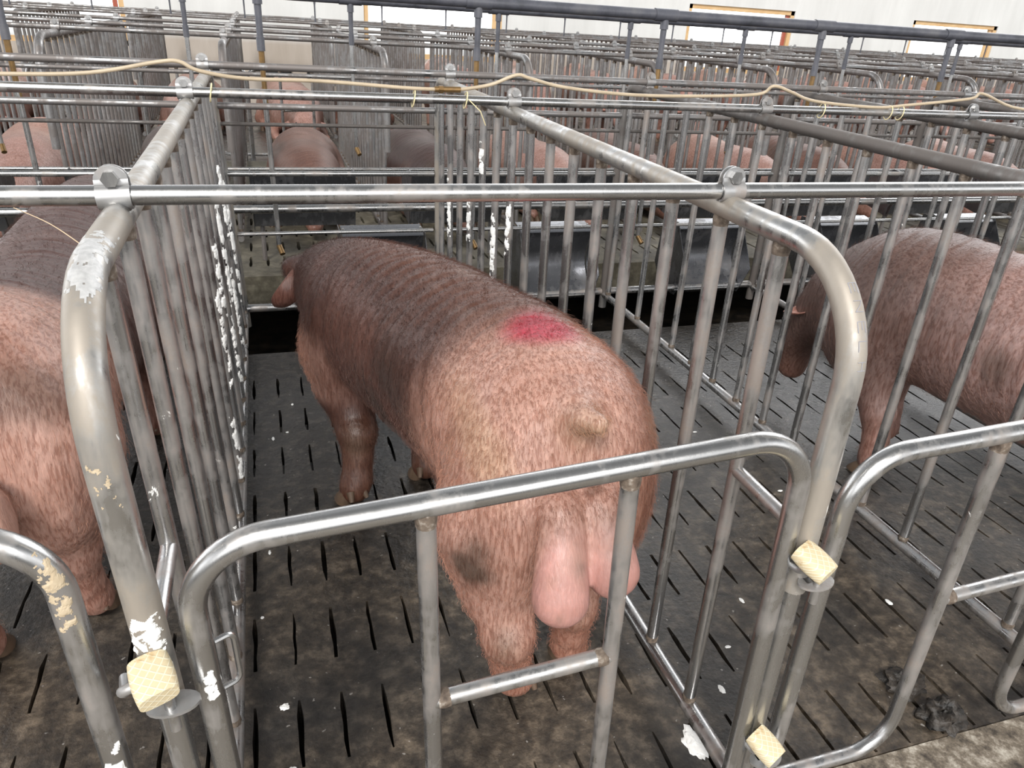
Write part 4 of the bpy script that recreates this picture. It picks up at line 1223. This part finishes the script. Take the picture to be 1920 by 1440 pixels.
def make_pig(name, S, h, fore, cut=(0.22, 0.42), rear=PINK, seed=1, hair=0, mottled=0.5, earcol=None, lab=None, z_ref=0.6):
    V, Q = field_mesh(S, h); V = relax(V, Q, 2); N = vnormals(V, Q)
    V = V + N * (0.002 * vnoise(V, 20, seed))[:, None]
    x, y, z = V.T
    wave = np.sin((y + 0.25 * np.abs(x) + 0.016 * vnoise(V, 14, 3 + seed)) * 140)
    V = V + N * (wave * 0.0006 * sstep(vnoise(V, 13, 61 + seed), -0.5, 0.7) * sstep(y, 0.3, 0.42) * (1 - sstep(y, 0.78, 0.95)) * (np.abs(x) > .05))[:, None]
    f = sstep(y + 0.30 * (z - z_ref) + 0.03 * vnoise(V, 9, seed), *cut)
    C = lerp(np.tile(rear, (len(V), 1)), np.array(fore), f)
    mm = sstep(vnoise(V, 11, 8 + seed) + 0.4 * vnoise(V, 30, 9), 0.0, 0.9)
    C = lerp(C, np.array(fore) * 0.5 + np.array(rear) * 0.35, mm * mottled * f)
    C = lerp(C, RUST, sstep(vnoise(V, 12, 30 + seed), 0.3, 0.9) * (1 - f) * 0.35)
    C = lerp(C, np.array((0.30, 0.15, 0.11)), (1 - sstep(z, 0.10, 0.30)) * 0.5)
    C = lerp(C, DIRT, sstep(vnoise(V, 15, 40 + seed), 0.55, 1.1) * 0.55)
    C = np.clip(C, 0, 1)
    bl_ = sstep(-y, 0.115, 0.15) * (1 - sstep(z, 0.54, 0.60)) * sstep(z, 0.34, 0.37)
    root = bpy.data.objects.new(name, mesh_from(V, Q, name, M['skin'], C, 1 - 0.85 * bl_)); COL.objects.link(root)
    sp = catmull(S['spine'], 46)
    if hair:
        def flow(p):
            return np.stack([0.9 * p[:, 0], -np.ones(len(p)), -0.5 - np.abs(p[:, 0]) * 2.5], 1)
        keep = ~((y < -0.12) & (z < 0.56) & (z > 0.33)) & (z > 0.06)
        bristles(root, V, N, C * np.array((0.92, 0.85, 0.8)), hair, 0.019, flow, seed, keep=keep)
    for leg in S['legs']:
        (px_, py_, pz_), _ = leg[-1]
        hoof_pair(root, px_, py_ + 0.005, 0.0)
    ec = earcol if earcol is not None else np.array(fore) * 1.1
    for base, tip, side in S['ears']:
        ear_mesh(root, base, tip, side, 0.052, M['skin'], tuple(ec))
    for e_ in S['eyes']: small_eye(root, e_)
    return root

CB = (0.085, 0.042, 0.034)  # brown coat with the shade over the front of the body painted in
pigL = make_pig('boar', stand_spec('up'), 0.011, CB, cut=(0.26, 0.38), seed=11, hair=22000, mottled=0.25, earcol=(0.30, 0.13, 0.10))
tag(pigL, 'pink-rumped dark-backed boar cut by the left edge, beyond the smeared divider', 'boar')
pigL.location = (-0.372, 0.34, 0.0)
pigR = make_pig('boar', stand_spec('tuck', lean=0.02), 0.011, (0.125, 0.078, 0.066), cut=(0.35, 0.95), rear=np.array((0.40, 0.265, 0.24)), seed=23, hair=22000, mottled=0.6, earcol=(0.38, 0.19, 0.15))
tag(pigR, 'dusty pinkish-brown boar with its head low, in the stall at the right edge', 'boar')
pigR.scale = (1.04, 0.92, 1.06); pigR.location = (2.29, -0.13, 0.0); pigR.rotation_euler = (0, 0, 0.18)

far_stand = make_pig('pig', stand_spec('down'), 0.019, (0.34, 0.19, 0.16), cut=(0.5, 1.2), seed=31, mottled=0.5)
far_stand['group'] = 'pigs standing in the third row'; far_stand['category'] = 'pig'
far_lie = make_pig('pig', lying_spec(), 0.017, (0.17, 0.085, 0.062), cut=(-0.2, 0.3), seed=37, mottled=0.8, z_ref=0.2)
far_lie['group'] = 'pigs lying in the second row'; far_lie['category'] = 'pig'
far_pink = make_pig('pig', lying_spec(), 0.017, (0.40, 0.245, 0.21), cut=(0.5, 1.1), seed=41, mottled=0.3, z_ref=0.2)
far_pink['group'] = 'pigs lying in the second row'; far_pink['category'] = 'pig'
far_dark = make_pig('pig', lying_spec(), 0.017, (0.075, 0.045, 0.04), cut=(-0.4, 0.2), seed=47, mottled=0.4, z_ref=0.2)
far_dark['group'] = 'pigs lying in the second row'; far_dark['category'] = 'pig'
usedp = set()
def put(src, x, y, rz, label, z=0.05, sc=1.0, group=None):
    o = src if src.name not in usedp else copy_tree(src)
    usedp.add(src.name)
    o.location = (x, y, z); o.rotation_euler = (0, 0, rz); o.scale = (sc,) * 3
    o['label'] = label
    if group: o['group'] = group
    return o
c2 = lambda k: ROW2[k] + 0.4075
# second row, heads toward the first-row feeders
put(far_dark, c2(1), 5.1, PI + 0.02, 'brown pig lying in the second row seen left of the dirty top rail', sc=0.95)
put(far_lie, c2(2) + 0.05, 4.98, PI - 0.05, 'brown pig lying beyond the feeders, straight ahead of the red-marked boar', sc=0.95)
put(far_dark, c2(3), 5.0, PI + 0.04, 'dark wet-backed pig lying in the second row, right of the lying brown one')
for k, (s_, lb) in enumerate(((far_pink, 'pink pig lying in the second row behind the empty stall bars'), (far_lie, 'brown pig lying in the second row behind the empty stall'),
              (far_pink, 'pink pig lying stretched out in the second row, above the right-edge boar head'), (far_lie, 'brown pig lying in the second row above the right-edge boar'),
              (far_pink, 'pink pig lying in the second row near the right edge'), (far_pink, 'pale pig at the far right of the second row'))):
    put(s_, c2(4 + k), 5.02 + 0.1 * math.sin(k * 2.3), PI + 0.05 * math.cos(k * 3.1), lb, sc=0.98)
put(far_pink, c2(0), 5.05, PI, 'pale pig lying at the left edge of the second row')
# third row, heads toward the camera
for k in range(16):
    x = -3.5 + 0.875 * (k + 1) + 0.4375
    put((far_dark if k == 4 else far_pink) if k < 5 else far_stand, x, 8.35 + 0.08 * math.sin(k * 1.9), PI + 0.08 * math.sin(k * 2.7),
        'distant pig ' + ('lying' if k < 5 else 'standing') + ' behind bars in the third row, facing the camera', group='pigs ' + ('lying' if k < 5 else 'standing') + ' in the third row', sc=1.1 if k < 5 else 1.0)

# ------------------------------------------------------------------ smears, stamped letters, foam and dung
class TubeMap:
    """maps (arc length, angle) on a bent tube to a point just above its surface"""
    def __init__(self, pts, r, facing):
        self.p = [Vector(q) for q in pts]; self.r = r; self.f = Vector(facing)
        self.s = [0.0]
        for a, b_ in zip(self.p, self.p[1:]): self.s.append(self.s[-1] + (b_ - a).length)
    def at(self, s, ang, off):
        k = 0
        while k < len(self.s) - 2 and self.s[k + 1] < s: k += 1
        t = (s - self.s[k]) / max(1e-6, self.s[k + 1] - self.s[k])
        p = self.p[k].lerp(self.p[k + 1], t)
        ax = (self.p[k + 1] - self.p[k]).normalized()
        u = (self.f - ax * self.f.dot(ax)).normalized(); w = ax.cross(u)
        return p + (u * math.cos(ang) + w * math.sin(ang)) * (self.r + off)
def smear(tm, s0, s1, a0, a1, thr, seed, name, mat, parent, thick=0.0012, ns=60, na=22, fs_=95):
    b = MB(); idx = {}
    r3 = Vector((seed * 3.1, seed * 1.7, 0.3))
    def val(i, j):
        s = s0 + (s1 - s0) * i / ns; a = a0 + (a1 - a0) * j / na
        e_ = min(i, ns - i) / ns * 2; g_ = min(j, na - j) / na * 2
        return mnoise.fractal(Vector((s * fs_, a * tm.r * fs_ * 1.0, 0)) + r3, 1.0, 2.0, 4) * 0.9 + 0.55 * min(1, e_ * 2.2) * min(1, g_ * 2.2)
    vs = []; fs = []
    def vid(i, j, lo):
        k = (i, j, lo)
        if k not in idx:
            s = s0 + (s1 - s0) * i / ns; a = a0 + (a1 - a0) * j / na
            h = -0.0006 if lo else thick * max(0.25, min(1.3, (val(i, j) - thr) * 3))
            idx[k] = len(vs); vs.append(tm.at(s, a, h))
        return idx[k]
    cells = {(i, j) for i in range(ns) for j in range(na) if val(i + .5, j + .5) > thr}
    for i, j in cells:
        fs.append((vid(i, j, 0), vid(i + 1, j, 0), vid(i + 1, j + 1, 0), vid(i, j + 1, 0)))
        for (a, c), nb_ in ((((i, j), (i, j + 1)), (i - 1, j)), (((i + 1, j + 1), (i + 1, j)), (i + 1, j)), (((i + 1, j), (i, j)), (i, j - 1)), (((i, j + 1), (i + 1, j + 1)), (i, j + 1))):
            if nb_ not in cells: fs.append((vid(*a, 0), vid(*c, 0), vid(*c, 1), vid(*a, 1)))
    b.add(vs, fs)
    o = b.build(name, mat, parent, smooth=False)
    o['label'] = 'white dried smear'
    return o
post = fillet([(0, YF, 0.545), (0, YF, H), (0, YE, H)], [0, 0.155, 0], 14)
tmP = TubeMap(post, RT, (0, -1, 0.6))
def sub_of(root, nm): return [c for c in root.children if c.name.split('.')[0] == nm][0]
railA = sub_of(DIV[0], 'top_rail'); railB = sub_of(DIV[1], 'top_rail')
smear(tmP, 0.500, 0.655, -0.9, 1.3, 0.30, 1, 'white_smear', M['smear'], railA, thick=0.0006, fs_=70)
smear(tmP, 0.100, 0.155, -1.0, 1.0, 0.22, 2, 'white_smear', M['foam'], railA, thick=0.0016)
smear(tmP, 0.040, 0.11, 0.1, 1.1, 0.50, 3, 'white_smear', M['foam'], railA)
smear(tmP, 0.300, 0.36, -0.7, 0.6, 0.58, 8, 'dry_crust', M['crust'], railA, thick=0.0009)
# letters stamped into the bend of the right-hand divider
GL = {'E': [((0, 0), (0, 1)), ((0, 0), (.7, 0)), ((0, .5), (.6, .5)), ((0, 1), (.7, 1))], 'N': [((0, 0), (0, 1)), ((0, 1), (.7, 0)), ((.7, 0), (.7, 1))],
      'L': [((0, 1), (0, 0)), ((0, 0), (.65, 0))], 'H': [((0, 0), (0, 1)), ((.65, 0), (.65, 1)), ((0, .5), (.65, .5))]}
b = MB()
s_ = 0.480
for ch in 'ENELH':
    for p, q in GL[ch]:
        pts = [tmP.at(s_ - 0.018 * (p[0] + (q[0] - p[0]) * t / 4), 0.05 + 0.62 * (p[1] + (q[1] - p[1]) * t / 4 - .5), 0.0001) for t in range(5)]
        b.tube(pts, 0.00055, 5)
    s_ -= 0.0235
b.build('stamped_letters', M['stamp'], railB)['label'] = 'faint grey stamped lettering'
# gate smears
gl = fillet([(0.066, 0, 0.045), (0.066, 0, 0.768), (0.872, 0, 0.795), (0.872, 0, 0.045)], [0, 0.095, 0.088, 0], 12)
tmG = TubeMap(gl, 0.0158, (0, -1, 0.5))
f0 = sub_of(g0, 'frame'); f1 = sub_of(g1, 'frame')
tot = tmG.s[-1]
smear(tmG, tot - 0.44, tot - 0.245, -0.9, 0.7, 0.36, 4, 'white_smear', M['foam'], f0, thick=0.0022, fs_=55)
smear(tmG, tot - 0.72, tot - 0.62, -0.9, 0.9, 0.50, 5, 'dry_crust', M['crust'], f0, thick=0.0010)
smear(tmG, 0.505, 0.56, -0.2, 0.7, 0.36, 6, 'white_smear', M['foam'], f1, thick=0.0025)
# foam running down the bars
rb_ = random.Random(5)
def bar_smear(root, sel, n):
    bars_ = sorted([c for c in root.children if c.name.split('.')[0] == 'bar'], key=lambda c: c.location.y)
    for i, z0, ln, side in sel:
        tm = TubeMap([(0, 0, z0), (0, 0, z0 + ln)], RV, (side, -0.8, 0))
        smear(tm, 0, ln, -0.8, 0.9, 0.30, 20 + i + n, 'foam_streak', M['foam'], bars_[i], thick=0.0026, ns=50, na=12, fs_=45)
bar_smear(DIV[1], [(8, .60, .20, -1), (9, .42, .30, -1), (11, .50, .24, -1), (13, .45, .28, -1), (10, .80, .12, -1), (4, .28, .07, 1)], 0)
bar_smear(DIV[0], [(7, .30, .30, 1), (8, .45, .25, 1), (9, .15, .25, 1), (10, .35, .4, 1), (11, .10, .35, 1), (12, .5, .3, 1), (13, .2, .5, 1), (6, .1, .2, 1), (4, .12, .06, 1)], 40)

def blob(name, loc, sx, sy, sz, mat, seed, label, cat, group=None, rough=0.35, parent=None):
    r3 = Vector((seed * 2.3, seed, seed * .7)); vs = []; nU, nV = 28, 12
    for j in range(nV + 1):
        th = (PI / 2) * j / nV
        for k in range(nU):
            a = 2 * PI * k / nU
            d = Vector((math.sin(th) * math.cos(a), math.sin(th) * math.sin(a), math.cos(th)))
            m_ = 1 + rough * mnoise.fractal(d * 2.2 + r3, 1.0, 2.0, 4)
            vs.append((d.x * sx * m_, d.y * sy * m_, max(0.0, d.z) * sz * (m_ + rough * 0.6 * mnoise.noise(d * 7 + r3))))
    fs = [(j * nU + k, (j + 1) * nU + k, (j + 1) * nU + (k + 1) % nU, j * nU + (k + 1) % nU) for j in range(nV) for k in range(nU)]
    b = MB(); b.add(vs, fs); o = b.build(name, mat, parent, angle=80); o.location = loc
    return tag(o, label, cat, group) if label else o
dung = empty('dung_heap', (1.475, -0.235, 0.0)); tag(dung, 'dark dung heap on the slats at the lower right, beside the gate', 'dung')
blob('dung_clump', (0.012, -0.040, -0.004), .050, .042, .040, M['dung'], 3, None, None, parent=dung, rough=.5)
blob('dung_clump', (-0.005, 0.055, -0.004), .052, .040, .030, M['dung'], 5, None, None, parent=dung, rough=.5)
blob('foam_puddle', (0.925, -0.195, 0.0), .021, .038, .006, M['foam'], 7, 'small white foam puddle on the slats beside the right divider foot', 'foam')
rf = random.Random(9)
for k in range(26):
    x = rf.choice([rf.uniform(0.07, 0.85), rf.uniform(0.95, 1.7), rf.uniform(0.95, 1.7)]); y = rf.uniform(-0.1, 1.7)
    if 0.2 < x < 0.85 and y < 1.1: x = 0.07 + 0.12 * rf.random()
    blob('foam_fleck', (x, y, 0.0005), rf.uniform(.003, .010), rf.uniform(.003, .012), .0025, M['foam'], k + 20, 'tiny white foam fleck on the dark slatted floor', 'foam', 'foam flecks on the floor')
